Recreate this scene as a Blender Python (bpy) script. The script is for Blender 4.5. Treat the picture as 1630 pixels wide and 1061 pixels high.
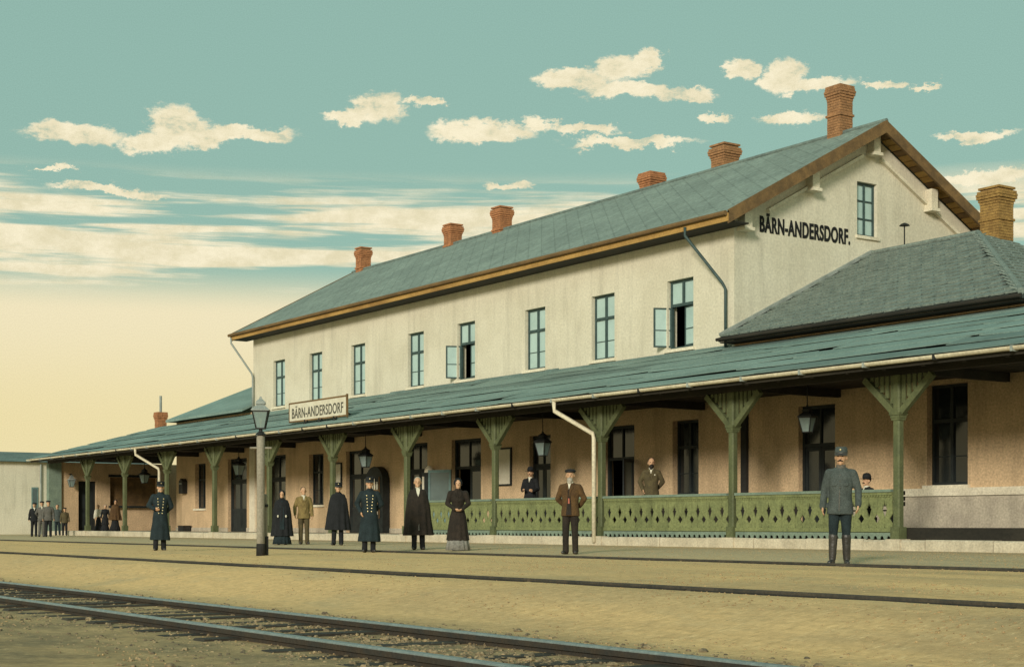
import bpy, bmesh, math, random
from mathutils import Vector, Matrix, noise as mnoise
rnd = random.Random(7)
for o in list(bpy.data.objects): bpy.data.objects.remove(o)
scene = bpy.context.scene
C = scene.collection
R = math.radians

# ------------------------------------------------------------------ camera
H = 0.64                      # lens height above the platform ground
F = 2440.0; PX = 815.0; PY = 834.0
VA = math.atan(1663.0 / F)    # facade direction against view axis
CV, SV = math.cos(VA), math.sin(VA)
cam_d = bpy.data.cameras.new('camera'); cam = bpy.data.objects.new('camera', cam_d); C.objects.link(cam)
cam.location = (0, 0, H)
cam.rotation_euler = (R(90), 0, math.pi/2 - VA)
cam_d.sensor_width = 36; cam_d.lens = F/1630*36
cam_d.shift_y = (PY - 530.5)/1630
cam_d.clip_start = 0.1; cam_d.clip_end = 4000
scene.camera = cam

# ------------------------------------------------------------------ sun, sky, exposure
SUN_EL = R(16.5); sun_h = Vector((0.57, -0.82, 0)).normalized()
sun_dir = Vector((sun_h.x*math.cos(SUN_EL), sun_h.y*math.cos(SUN_EL), math.sin(SUN_EL)))
sl = bpy.data.lights.new('sun', 'SUN'); sl.energy = 2.1; sl.angle = R(11.0); sl.color = (1.0, 0.93, 0.80)
so = bpy.data.objects.new('sun', sl); C.objects.link(so); so.location = (-20, -20, 60)
so.rotation_euler = (-sun_dir).to_track_quat('-Z', 'Y').to_euler()
vs = scene.view_settings
vs.view_transform = 'Standard'; vs.look = 'None'; vs.exposure = 0.5; vs.gamma = 1.0; vs.use_curve_mapping = False
scene.cycles.max_bounces = 6

world = bpy.data.worlds.new('World'); scene.world = world; world.use_nodes = True
def build_sky():
    nt = world.node_tree; N = nt.nodes; L = nt.links; N.clear()
    def nd(t, **k):
        n = N.new(t)
        for a, b in k.items(): setattr(n, a, b)
        return n
    def m(op, a, b=None, c=None, clamp=False):
        n = nd('ShaderNodeMath', operation=op, use_clamp=clamp)
        for i, v in enumerate((a, b, c)):
            if v is None: continue
            if isinstance(v, (int, float)): n.inputs[i].default_value = v
            else: L.new(v, n.inputs[i])
        return n.outputs[0]
    def vm(op, a, b, c=None):
        n = nd('ShaderNodeVectorMath', operation=op)
        for i, v in enumerate((a, b, c)):
            if v is None: continue
            if isinstance(v, tuple): n.inputs[i].default_value = v
            else: L.new(v, n.inputs[i])
        return n
    def mixc(f, a, b):
        n = nd('ShaderNodeMix', data_type='RGBA')
        if isinstance(f, (int, float)): n.inputs[0].default_value = f
        else: L.new(f, n.inputs[0])
        for i, v in ((6, a), (7, b)):
            if isinstance(v, tuple): n.inputs[i].default_value = v
            else: L.new(v, n.inputs[i])
        return n.outputs[2]
    def ramp(val, stops):
        n = nd('ShaderNodeMapRange', interpolation_type='SMOOTHSTEP')
        L.new(val, n.inputs[0])
        n.inputs[1].default_value, n.inputs[2].default_value, n.inputs[3].default_value, n.inputs[4].default_value = stops
        return n.outputs[0]
    tc = nd('ShaderNodeTexCoord'); d = tc.outputs['Generated']
    fwd = vm('DOT_PRODUCT', d, (-CV, SV, 0)).outputs['Value']
    rgt = vm('DOT_PRODUCT', d, (SV, CV, 0)).outputs['Value']
    sep = nd('ShaderNodeSeparateXYZ'); L.new(d, sep.inputs[0])
    az = m('MULTIPLY', m('ARCTAN2', rgt, fwd), 180/math.pi)
    az = m('SUBTRACT', m('PINGPONG', m('ADD', az, 19.0), 38.0), 19.0)      # the same run of clouds goes on all round
    el = m('MULTIPLY', m('ARCSINE', sep.outputs[2]), 180/math.pi)
    uv0 = nd('ShaderNodeCombineXYZ'); L.new(az, uv0.inputs[0]); L.new(el, uv0.inputs[1]); uv = uv0.outputs[0]
    # ragged edges
    nz = nd('ShaderNodeTexNoise'); nz.inputs['Scale'].default_value = 0.55; nz.inputs['Detail'].default_value = 8; nz.inputs['Roughness'].default_value = 0.72
    L.new(vm('MULTIPLY', uv, (1.0, 1.7, 1)).outputs[0], nz.inputs['Vector'])
    off = vm('MULTIPLY', vm('SUBTRACT', nz.outputs['Color'], (.5, .5, .5)).outputs[0], (3.3, 1.7, 0)).outputs[0]
    wuv = vm('ADD', uv, off).outputs[0]
    blobs = [(282,198,52,34),(250,228,62,20),(330,222,45,16),(120,213,85,20),(395,214,75,16),
             (600,172,48,30),(562,186,42,14),(680,160,40,11),(770,212,95,20),(862,196,28,20),(935,208,65,12),(1010,228,115,10),
             (985,108,48,30),(1030,95,28,17),(910,130,66,18),(1000,146,92,17),(1100,146,46,15),
             (1185,106,32,20),(1248,122,36,28),(1300,137,62,14),(1405,133,36,10),(1468,134,22,7),(1135,186,24,10),(1256,190,58,13),
             (1560,217,70,10),(1570,280,75,16),(800,295,46,9),(180,305,100,11),(90,266,36,5)]
    fld = None
    for (px, py, rx, ry) in blobs:
        a = math.degrees(math.atan((px-PX)/F)); e = math.degrees(math.atan((PY-py)/math.hypot(F, px-PX)))
        k = math.degrees(1/F)
        wx, wy = 1/(rx*.95*k), 1/(ry*.84*k)
        q = vm('MULTIPLY_ADD', wuv, (wx, wy, 0), (-a*wx, -e*wy, 0)).outputs[0]
        ln = vm('LENGTH', q, None).outputs['Value']
        fld = ln if fld is None else m('MINIMUM', fld, ln)
    cl = ramp(fld, (1.12, 0.72, 0.0, 1.0))
    thin = ramp(nz.outputs['Fac'], (0.34, 0.46, 0.55, 1.0)); cl = m('MULTIPLY', cl, thin)
    # long streaks of thin cloud low down
    sn = nd('ShaderNodeTexNoise'); sn.inputs['Scale'].default_value = 1.0; sn.inputs['Detail'].default_value = 5; sn.inputs['Roughness'].default_value = 0.6
    L.new(vm('MULTIPLY', uv, (0.055, 0.95, 1)).outputs[0], sn.inputs['Vector'])
    band = m('MULTIPLY', ramp(el, (8.0, 9.2, 0, 1)), ramp(el, (11.4, 13.0, 1, 0)))
    st = m('MULTIPLY', ramp(sn.outputs['Fac'], (0.42, 0.52, 0, 1)), band)
    mask = m('MAXIMUM', cl, st)
    haze = ramp(el, (7.6, 9.6, 1.0, 0.0))
    haze2 = m('MAXIMUM', haze, m('MULTIPLY', ramp(sn.outputs['Fac'], (0.40, 0.60, 0, 1)), ramp(el, (9.0, 12.6, 1.0, 0.0))))
    # fine mottling as the printed sky shows
    gn = nd('ShaderNodeTexNoise'); gn.inputs['Scale'].default_value = 26.0; gn.inputs['Detail'].default_value = 3
    L.new(uv, gn.inputs['Vector'])
    gr = ramp(gn.outputs['Fac'], (0.3, 0.7, 0.95, 1.05))
    sky = nd('ShaderNodeTexSky', sky_type='NISHITA'); sky.sun_disc = False
    sky.sun_elevation = SUN_EL; sky.sun_rotation = math.atan2(sun_h.x, sun_h.y)
    sky.air_density = 1.2; sky.dust_density = 2.0; sky.ozone_density = 1.0
    S = 0.10; EX = 2**vs.exposure
    def lin(c): return tuple(((x/255)/12.92 if x/255 < .04045 else ((x/255+.055)/1.055)**2.4)/S/EX for x in c) + (1,)
    tinted = mixc(0.82, vm('MULTIPLY', sky.outputs[0], (0.62, 0.72, 0.50)).outputs[0], lin((150, 188, 176)))
    low = mixc(ramp(el, (3.4, 8.0, 0, 1)), lin((236, 221, 170)), lin((240, 228, 190)))
    base = mixc(haze2, tinted, low)
    cloudc = mixc(ramp(nz.outputs['Fac'], (0.35, 0.65, 0, 1)), lin((228, 218, 182)), lin((250, 240, 208)))
    col = mixc(mask, base, cloudc)
    col = vm('MULTIPLY', col, (1, 1, 1)); L.new(gr, col.inputs[1])
    bg = nd('ShaderNodeBackground'); bg.inputs['Strength'].default_value = S
    L.new(col.outputs[0], bg.inputs['Color'])
    out = nd('ShaderNodeOutputWorld'); L.new(bg.outputs[0], out.inputs[0])
build_sky()

# ------------------------------------------------------------------ helpers
def at(px, d, z=0.0):
    """point at depth d along the view axis whose column in the photograph is px"""
    l = (px-PX)/F*d
    return Vector((-CV*d + SV*l, SV*d + CV*l, z))

M = {}
def mat(name, col, col2=None, rough=0.85, scale=1.2, fine=30.0, fine_amt=0.16, bump=0.25, bump_scale=40.0, metal=0.0, spec=0.3, contrast=(0.38, 0.62), stretch=None):
    m_ = bpy.data.materials.new(name); m_.use_nodes = True
    nt = m_.node_tree; N = nt.nodes; L = nt.links
    b = N['Principled BSDF']; b.inputs['Roughness'].default_value = rough; b.inputs['Metallic'].default_value = metal
    b.inputs['Specular IOR Level'].default_value = spec
    g = N.new('ShaderNodeNewGeometry'); pos = g.outputs['Position']
    if stretch:
        v = N.new('ShaderNodeVectorMath'); v.operation = 'MULTIPLY'; v.inputs[1].default_value = stretch
        L.new(pos, v.inputs[0]); pos = v.outputs[0]
    n1 = N.new('ShaderNodeTexNoise'); n1.inputs['Scale'].default_value = scale; n1.inputs['Detail'].default_value = 6; n1.inputs['Roughness'].default_value = .62
    L.new(pos, n1.inputs['Vector'])
    mr = N.new('ShaderNodeMapRange'); mr.inputs[1].default_value, mr.inputs[2].default_value = contrast
    L.new(n1.outputs['Fac'], mr.inputs[0])
    mx = N.new('ShaderNodeMix'); mx.data_type = 'RGBA'
    mx.inputs[6].default_value = tuple(col)+(1,); mx.inputs[7].default_value = tuple(col2 or [c*.78 for c in col])+(1,)
    L.new(mr.outputs[0], mx.inputs[0])
    n2 = N.new('ShaderNodeTexNoise'); n2.inputs['Scale'].default_value = fine; n2.inputs['Detail'].default_value = 2
    L.new(g.outputs['Position'], n2.inputs['Vector'])
    m2 = N.new('ShaderNodeMapRange'); m2.inputs[1].default_value = .3; m2.inputs[2].default_value = .7
    m2.inputs[3].default_value = 1-fine_amt; m2.inputs[4].default_value = 1+fine_amt
    L.new(n2.outputs['Fac'], m2.inputs[0])
    vm = N.new('ShaderNodeVectorMath'); vm.operation = 'SCALE'
    L.new(mx.outputs[2], vm.inputs[0]); L.new(m2.outputs[0], vm.inputs['Scale'])
    L.new(vm.outputs[0], b.inputs['Base Color'])
    if bump:
        bn = N.new('ShaderNodeTexNoise'); bn.inputs['Scale'].default_value = bump_scale; bn.inputs['Detail'].default_value = 4
        L.new(pos, bn.inputs['Vector'])
        bp = N.new('ShaderNodeBump'); bp.inputs['Strength'].default_value = bump; bp.inputs['Distance'].default_value = .02
        L.new(bn.outputs['Fac'], bp.inputs['Height']); L.new(bp.outputs[0], b.inputs['Normal'])
    M[name] = m_; return m_

mat('plaster', (.655,.61,.485), (.59,.545,.425), scale=.7, fine=14, fine_amt=.10, bump=.3, bump_scale=25)
mat('plaster_white', (.74,.68,.53), (.62,.56,.43), scale=2, fine=20)
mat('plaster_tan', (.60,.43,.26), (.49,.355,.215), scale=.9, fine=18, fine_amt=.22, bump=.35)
mat('plaster_grey', (.50,.44,.34), (.38,.33,.26), scale=1.1, fine=18, fine_amt=.18)
mat('tar', (.018,.018,.017), (.03,.028,.024), scale=3)
mat('slate', (.165,.215,.195), (.12,.155,.145), scale=.8, fine=9, fine_amt=.22, bump=.2)
mat('roofing', (.22,.31,.28), (.17,.245,.22), scale=.8, fine=16, fine_amt=.15, rough=.7, stretch=(.4,1,1))
mat('roofing_dark', (.16,.225,.205), (.12,.175,.16), scale=.9, fine=16, fine_amt=.15, rough=.7)
mat('tile', (.205,.245,.215), (.15,.185,.165), scale=2.2, fine=16, fine_amt=.25, rough=.75)
mat('roof_felt', (.06,.075,.068), (.04,.05,.046), scale=2)
mat('ochre_wood', (.44,.27,.085), (.28,.16,.05), scale=2.0, fine=22, stretch=(.25,1,1))
mat('brown_wood', (.20,.12,.05), (.12,.075,.035), scale=2.5, fine=22, stretch=(.3,1,1))
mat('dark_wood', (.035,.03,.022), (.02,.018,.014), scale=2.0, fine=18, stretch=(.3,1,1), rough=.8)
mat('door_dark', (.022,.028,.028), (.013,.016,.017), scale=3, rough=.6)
mat('brick', (.44,.19,.085), (.30,.13,.06), scale=5, fine=30, fine_amt=.25, bump=.4)
mat('brick_ochre', (.36,.22,.07), (.24,.14,.045), scale=5, fine=30, fine_amt=.25, bump=.4)
mat('brick_brown', (.36,.185,.085), (.24,.125,.06), scale=5, fine=30, fine_amt=.25, bump=.4)
mat('mortar', (.30,.20,.11), None, scale=5)
mat('green_paint', (.215,.235,.10), (.165,.185,.08), scale=2.0, fine=22, fine_amt=.2, rough=.65)
mat('green_post', (.115,.13,.06), (.085,.10,.047), scale=2.5, fine=22, fine_amt=.18, rough=.65)
mat('green_grey', (.20,.26,.20), (.15,.20,.16), scale=2.5, fine=22, rough=.65)
mat('stone', (.60,.53,.40), (.48,.42,.31), scale=1.6, fine=20, fine_amt=.15, bump=.4)
mat('floor', (.48,.42,.31), (.38,.32,.23), scale=.8, fine=18, fine_amt=.2)
mat('cream_paint', (.70,.64,.48), (.58,.52,.38), scale=1.5, fine=14, rough=.6)
mat('zinc', (.33,.36,.33), (.22,.25,.23), scale=2, rough=.55)
mat('iron', (.03,.032,.03), (.02,.02,.02), scale=6, rough=.6, metal=.2)
mat('window_paint', (.05,.085,.083), (.036,.062,.06), scale=6, rough=.55)
mat('teal_paint', (.16,.25,.24), (.12,.19,.185), scale=4, rough=.5)
mat('post_wood', (.30,.27,.21), (.20,.18,.14), scale=3, fine=25, stretch=(1,1,.15), bump=.4)
mat('rail_head', (.24,.28,.27), (.17,.20,.195), scale=6, rough=.45, metal=.15, spec=.5, fine_amt=.1)
mat('rail_rust', (.035,.033,.028), (.05,.038,.026), scale=5)
mat('rail_dull', (.045,.042,.034), (.075,.06,.042), scale=5)
mat('sleeper_wood', (.06,.05,.036), (.035,.03,.024), scale=4, stretch=(1,.3,1), bump=.5)
mat('ballast', (.34,.25,.14), (.10,.08,.055), scale=8, fine=40, fine_amt=.35)
mat('paper', (.66,.62,.50), (.60,.55,.43), scale=3, fine=24, fine_amt=.1)
mat('black_ink', (.012,.013,.013), None, bump=0)
mat('grey_ink', (.10,.095,.075), None, bump=0)
mat('skin', (.56,.34,.21), (.50,.29,.17), scale=9, rough=.55, bump=0, fine_amt=.05)
mat('cloth_black', (.016,.017,.019), (.011,.012,.013), scale=6, rough=.9, fine=60, fine_amt=.3)
mat('cloth_navy', (.018,.030,.034), (.012,.020,.023), scale=6, rough=.9, fine=60, fine_amt=.3)
mat('cloth_brown_black', (.030,.022,.016), (.018,.014,.011), scale=6, rough=.9, fine=60, fine_amt=.3)
mat('cloth_brown', (.105,.058,.022), (.07,.038,.016), scale=7, rough=.9, fine=60, fine_amt=.3)
mat('cloth_tan', (.24,.175,.065), (.16,.115,.045), scale=7, rough=.9, fine=60, fine_amt=.3)
mat('cloth_olive', (.10,.08,.038), (.07,.055,.028), scale=7, rough=.9, fine=60, fine_amt=.3)
mat('cloth_grey', (.075,.09,.085), (.052,.064,.06), scale=7, rough=.9, fine=60, fine_amt=.3)
mat('cloth_midgrey', (.12,.115,.10), (.09,.085,.075), scale=7, rough=.9, fine=60, fine_amt=.3)
mat('cloth_skirt', (.26,.25,.22), (.16,.155,.14), scale=9, rough=.9, fine=60, fine_amt=.2)
mat('linen', (.66,.62,.50), (.58,.54,.43), scale=7, rough=.85, bump=.1, fine_amt=.08)
mat('red_cloth', (.40,.12,.08), None, bump=0)
mat('leather', (.03,.028,.026), (.045,.04,.035), scale=8, rough=.45, spec=.5)
mat('hair_dark', (.02,.015,.011), None, rough=.6)
mat('hair_grey', (.42,.39,.33), None, rough=.7)
mat('hair_brown', (.10,.06,.03), None, rough=.6)
mat('brass', (.62,.52,.28), None, rough=.35, metal=.5, bump=0)
mat('eye', (.02,.015,.012), None, rough=.2, bump=0)

def glass_mat(name, col, rough, spec=.6, col2=None):
    m_ = mat(name, col, col2 or [c*.8 for c in col], rough=rough, spec=spec, scale=1.4, fine_amt=.04, bump=.05, bump_scale=3)
    return m_
glass_mat('glass_teal', (.42,.56,.53), .25, .4, (.36,.49,.465))
glass_mat('glass_dark', (.012,.016,.018), .08, .5)
glass_mat('glass_mid', (.10,.14,.14), .15, .5)
def lantern_glass():
    m_ = bpy.data.materials.new('lantern_glass'); m_.use_nodes = True
    nt = m_.node_tree; b = nt.nodes['Principled BSDF']
    b.inputs['Base Color'].default_value = (.42,.52,.50,1); b.inputs['Roughness'].default_value = .12
    tr = nt.nodes.new('ShaderNodeBsdfTransparent'); tr.inputs[0].default_value = (.50,.62,.60,1)
    mx = nt.nodes.new('ShaderNodeMixShader'); mx.inputs[0].default_value = .42
    nt.links.new(tr.outputs[0], mx.inputs[1]); nt.links.new(b.outputs[0], mx.inputs[2])
    nt.links.new(mx.outputs[0], nt.nodes['Material Output'].inputs[0]); M['lantern_glass'] = m_
lantern_glass()

def ground_mat():
    m_ = bpy.data.materials.new('ground'); m_.use_nodes = True
    nt = m_.node_tree; N = nt.nodes; L = nt.links; b = N['Principled BSDF']; b.inputs['Roughness'].default_value = .95; b.inputs['Specular IOR Level'].default_value = .15
    g = N.new('ShaderNodeNewGeometry')
    def noise(scale, detail=5, st=(1,1,1), rough=.6):
        v = N.new('ShaderNodeVectorMath'); v.operation = 'MULTIPLY'; v.inputs[1].default_value = st
        L.new(g.outputs['Position'], v.inputs[0])
        n = N.new('ShaderNodeTexNoise'); n.inputs['Scale'].default_value = scale; n.inputs['Detail'].default_value = detail; n.inputs['Roughness'].default_value = rough
        L.new(v.outputs[0], n.inputs['Vector']); return n.outputs['Fac']
    def mr(x, a, b_, c, d):
        n = N.new('ShaderNodeMapRange'); n.inputs[1].default_value, n.inputs[2].default_value, n.inputs[3].default_value, n.inputs[4].default_value = a, b_, c, d
        L.new(x, n.inputs[0]); return n.outputs[0]
    def mix(f, a, c):
        n = N.new('ShaderNodeMix'); n.data_type = 'RGBA'; L.new(f, n.inputs[0])
        for i, v in ((6, a), (7, c)):
            if isinstance(v, tuple): n.inputs[i].default_value = v+(1,)
            else: L.new(v, n.inputs[i])
        return n.outputs[2]
    def mul(a, c):
        n = N.new('ShaderNodeMath'); n.operation = 'MULTIPLY'; L.new(a, n.inputs[0]); L.new(c, n.inputs[1]); return n.outputs[0]
    sp = N.new('ShaderNodeSeparateXYZ'); L.new(g.outputs['Position'], sp.inputs[0])
    c = mix(mr(noise(.35, 6, (.35,1,1)), .38, .64, 0, 1), (.80,.51,.235), (.67,.445,.22))
    c = mix(mr(noise(1.3, 6, (.5,1,1)), .50, .72, 0, .7), c, (.50,.375,.21))
    # trodden grey walk in front of the kerb, grubby earth in the track bed
    walk = mul(mr(sp.outputs[1], 17.4, 18.6, 0, 1), mr(noise(.5, 5, (.3,1,1)), .25, .6, .45, 1))
    c = mix(walk, c, (.52,.41,.26))
    bed = mul(mr(sp.outputs[1], 8.9, 7.7, 0, 1), mr(noise(1.7, 6, (.6,1,1)), .3, .62, .35, .95))
    c = mix(bed, c, (.22,.165,.095))
    rgt = mul(mr(sp.outputs[0], -22.0, -11.0, 0, 1), mr(noise(.55, 6, (.3,1,1)), .40, .66, 0, .5))
    c = mix(rgt, c, (.15,.125,.085))
    c = mix(mr(noise(7, 5, (2.2,.55,1), .8), .50, .66, 0, .6), c, (.44,.29,.135))
    c = mix(mr(noise(9.3, 5, (2.2,.5,1), .8), .55, .70, 0, .7), c, (.86,.62,.34))
    sc = N.new('ShaderNodeVectorMath'); sc.operation = 'SCALE'; L.new(c, sc.inputs[0]); L.new(mr(noise(11, 4, (.6,1,1), .75), .28, .72, .80, 1.20), sc.inputs['Scale'])
    L.new(sc.outputs[0], b.inputs['Base Color'])
    bp = N.new('ShaderNodeBump'); bp.inputs['Strength'].default_value = .3; bp.inputs['Distance'].default_value = .03
    L.new(noise(14, 6, (1,1,1), .7), bp.inputs['Height']); L.new(bp.outputs[0], b.inputs['Normal'])
    M['ground'] = m_
ground_mat()

def slate_roof_mat():
    """slates laid on the diagonal, too far to tell apart singly"""
    m_ = mat('slate_courses', (.235,.29,.255), (.185,.23,.205), scale=.7, fine=9, fine_amt=.2, bump=0)
    nt = m_.node_tree; N = nt.nodes; L = nt.links; b = N['Principled BSDF']
    g = N.new('ShaderNodeNewGeometry'); rot = N.new('ShaderNodeVectorRotate'); rot.rotation_type = 'Z_AXIS'; rot.inputs['Angle'].default_value = R(38)
    fl = N.new('ShaderNodeVectorMath'); fl.operation = 'MULTIPLY'; fl.inputs[1].default_value = (1,1.1,0)
    L.new(g.outputs['Position'], fl.inputs[0]); L.new(fl.outputs[0], rot.inputs['Vector'])
    br = N.new('ShaderNodeTexBrick'); br.inputs['Scale'].default_value = 1.0; br.inputs['Brick Width'].default_value = .55; br.inputs['Row Height'].default_value = .5
    br.inputs['Mortar Size'].default_value = .02; br.inputs['Mortar Smooth'].default_value = .3; br.offset = 0
    br.inputs['Color1'].default_value = (.95,.95,.95,1); br.inputs['Color2'].default_value = (1.04,1.04,1.04,1); br.inputs['Mortar'].default_value = (.86,.86,.86,1)
    L.new(rot.outputs[0], br.inputs['Vector'])
    src = b.inputs['Base Color'].links[0].from_socket
    mu = N.new('ShaderNodeVectorMath'); mu.operation = 'MULTIPLY'; L.new(src, mu.inputs[0]); L.new(br.outputs['Color'], mu.inputs[1])
    L.new(mu.outputs[0], b.inputs['Base Color'])
    bp = N.new('ShaderNodeBump'); bp.inputs['Strength'].default_value = .6; bp.inputs['Distance'].default_value = .03; bp.invert = True
    L.new(br.outputs['Fac'], bp.inputs['Height']); L.new(bp.outputs[0], b.inputs['Normal'])
slate_roof_mat()
def weather(name, amt=.16):
    m_ = M[name]; nt = m_.node_tree; N = nt.nodes; L = nt.links; b = N['Principled BSDF']
    g = N.new('ShaderNodeNewGeometry'); v = N.new('ShaderNodeVectorMath'); v.operation = 'MULTIPLY'; v.inputs[1].default_value = (2.2, 2.2, .22)
    L.new(g.outputs['Position'], v.inputs[0]); n = N.new('ShaderNodeTexNoise'); n.inputs['Scale'].default_value = 1.0; n.inputs['Detail'].default_value = 6; n.inputs['Roughness'].default_value = .7
    L.new(v.outputs[0], n.inputs['Vector']); r = N.new('ShaderNodeMapRange'); r.inputs[1].default_value = .50; r.inputs[2].default_value = .74; r.inputs[3].default_value = 1; r.inputs[4].default_value = 1-amt
    L.new(n.outputs['Fac'], r.inputs[0]); s_ = N.new('ShaderNodeVectorMath'); s_.operation = 'SCALE'
    L.new(b.inputs['Base Color'].links[0].from_socket, s_.inputs[0]); L.new(r.outputs[0], s_.inputs['Scale']); L.new(s_.outputs[0], b.inputs['Base Color'])
for nm, am in (('plaster', .20), ('plaster_tan', .25), ('plaster_grey', .3), ('stone', .25), ('green_paint', .35), ('green_post', .3), ('roofing', .2), ('slate_courses', .18), ('cream_paint', .25)): weather(nm, am)

def tag(o, label=None, cat=None, group=None, kind=None):
    if label: o['label'] = label
    if cat: o['category'] = cat
    if group: o['group'] = group
    if kind: o['kind'] = kind
    return o
def thing(name, label, cat, loc=(0,0,0), rz=0.0, group=None):
    o = bpy.data.objects.new(name, None); C.objects.link(o); o.empty_display_size = .2
    o.location = loc; o.rotation_euler = (0, 0, rz); return tag(o, label, cat, group)
def origin(o):
    p = Vector((0,0,0))
    while o is not None: p += o.location; o = o.parent
    return p

class MB:
    def __init__(s): s.v = []; s.f = []; s.sm = False
    def add(s, vs_, fs):
        k = len(s.v); s.v += [tuple(v) for v in vs_]; s.f += [tuple(i+k for i in f) for f in fs]; return s
    def box(s, x0, x1, y0, y1, z0, z1):
        return s.hexa([(x0,y0,z0),(x1,y0,z0),(x1,y1,z0),(x0,y1,z0),(x0,y0,z1),(x1,y0,z1),(x1,y1,z1),(x0,y1,z1)])
    def hexa(s, p): return s.add(p, [(0,3,2,1),(4,5,6,7),(0,1,5,4),(1,2,6,5),(2,3,7,6),(3,0,4,7)])
    def bar(s, a, b, w, h, up=(0,0,1)):
        """box beam from a to b, w wide, h high"""
        a = Vector(a); b = Vector(b); t = (b-a).normalized(); u = Vector(up)
        sd = t.cross(u)
        if sd.length < 1e-4: sd = t.cross(Vector((1,0,0)))
        sd.normalize(); u = sd.cross(t).normalized()
        p = []
        for e in (a, b):
            for q, r_ in ((-1,-1),(1,-1),(1,1),(-1,1)): p.append(e + sd*(q*w/2) + u*(r_*h/2))
        return s.add(p, [(0,1,2,3),(7,6,5,4),(0,4,5,1),(1,5,6,2),(2,6,7,3),(3,7,4,0)])
    def tube(s, pts, r, n=8, cap=True):
        pts = [Vector(p) for p in pts]; rr = r if isinstance(r, (list, tuple)) else [r]*len(pts)
        vs_ = []; fs = []; prev = None
        for i, p in enumerate(pts):
            t = (pts[min(i+1, len(pts)-1)] - pts[max(i-1, 0)]).normalized()
            a = prev if prev is not None else (Vector((0,0,1)) if abs(t.z) < .9 else Vector((1,0,0)))
            u = (a - t*a.dot(t)).normalized(); prev = u; w = t.cross(u)
            for k in range(n):
                an = 2*math.pi*k/n; vs_.append(p + u*(rr[i]*math.cos(an)) + w*(rr[i]*math.sin(an)))
        for i in range(len(pts)-1):
            for k in range(n): fs.append((i*n+k, i*n+(k+1)%n, (i+1)*n+(k+1)%n, (i+1)*n+k))
        if cap: fs.append(tuple(range(n-1,-1,-1))); fs.append(tuple((len(pts)-1)*n+k for k in range(n)))
        return s.add(vs_, fs)
    def loft(s, rings, n=20, folds=0, ph=0.0, cap=True):
        """rings: (z, cx, cy, rx, ry, fold)"""
        vs_ = []; fs = []
        for (z, cx, cy, rx, ry, fo) in rings:
            for k in range(n):
                a = 2*math.pi*k/n; q = 1 + fo*math.cos(folds*a+ph)
                vs_.append((cx+rx*q*math.cos(a), cy+ry*q*math.sin(a), z))
        for i in range(len(rings)-1):
            for k in range(n): fs.append((i*n+k, i*n+(k+1)%n, (i+1)*n+(k+1)%n, (i+1)*n+k))
        if cap: fs.append(tuple(range(n-1,-1,-1))); fs.append(tuple((len(rings)-1)*n+k for k in range(n)))
        return s.add(vs_, fs)
    def ell(s, c, r, nu=14, nv=8):
        vs_ = [(c[0], c[1], c[2]-r[2])]
        for j in range(1, nv):
            t = math.pi*j/nv - math.pi/2
            for k in range(nu):
                a = 2*math.pi*k/nu; vs_.append((c[0]+r[0]*math.cos(t)*math.cos(a), c[1]+r[1]*math.cos(t)*math.sin(a), c[2]+r[2]*math.sin(t)))
        vs_.append((c[0], c[1], c[2]+r[2])); fs = []
        for k in range(nu): fs.append((0, 1+(k+1)%nu, 1+k))
        for j in range(nv-2):
            for k in range(nu): fs.append((1+j*nu+k, 1+j*nu+(k+1)%nu, 1+(j+1)*nu+(k+1)%nu, 1+(j+1)*nu+k))
        e = len(vs_)-1
        for k in range(nu): fs.append((e, 1+(nv-2)*nu+k, 1+(nv-2)*nu+(k+1)%nu))
        return s.add(vs_, fs)
    def caps(s, a, b, ra, rb, n=10):
        """tapered capsule"""
        a = Vector(a); b = Vector(b); t = (b-a).normalized(); pts = []; rr = []
        for q in (-1, -.8, -.45): pts.append(a + t*(ra*q)); rr.append(max(ra*math.sqrt(1-q*q), ra*.08))
        pts += [a, b]; rr += [ra, rb]
        for q in (.45, .8, 1): pts.append(b + t*(rb*q)); rr.append(max(rb*math.sqrt(1-q*q), rb*.08))
        return s.tube(pts, rr, n)
    def prism(s, poly, fn, t0, t1):
        """extrude a 2-D outline: fn(u, v, t) gives the 3-D point"""
        n = len(poly); vs_ = [fn(u, v, t0) for u, v in poly] + [fn(u, v, t1) for u, v in poly]
        fs = [tuple(range(n-1,-1,-1)), tuple(range(n, 2*n))] + [(i, (i+1)%n, n+(i+1)%n, n+i) for i in range(n)]
        return s.add(vs_, fs)
    def wall(s, u0, u1, z0, z1, holes, fn, t):
        """wall slab with openings; fn(u, z, depth)"""
        us = sorted({u0, u1, *[h[0] for h in holes], *[h[1] for h in holes]}); zs = sorted({z0, z1, *[h[2] for h in holes], *[h[3] for h in holes]})
        us = [u for u in us if u0 <= u <= u1]; zs = [z for z in zs if z0 <= z <= z1]
        def solid(i, j):
            if not (0 <= i < len(us)-1 and 0 <= j < len(zs)-1): return False
            u = (us[i]+us[i+1])/2; z = (zs[j]+zs[j+1])/2
            return not any(h[0] < u < h[1] and h[2] < z < h[3] for h in holes)
        def q(a, b, c, d): s.add([fn(*a), fn(*b), fn(*c), fn(*d)], [(0,1,2,3)])
        for i in range(len(us)-1):
            for j in range(len(zs)-1):
                if not solid(i, j): continue
                a, b, c, d = us[i], us[i+1], zs[j], zs[j+1]
                q((a,c,0),(b,c,0),(b,d,0),(a,d,0)); q((b,c,t),(a,c,t),(a,d,t),(b,d,t))
                if not solid(i-1, j): q((a,c,t),(a,c,0),(a,d,0),(a,d,t))
                if not solid(i+1, j): q((b,c,0),(b,c,t),(b,d,t),(b,d,0))
                if not solid(i, j-1): q((a,c,t),(b,c,t),(b,c,0),(a,c,0))
                if not solid(i, j+1): q((a,d,0),(b,d,0),(b,d,t),(a,d,t))
        return s
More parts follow.
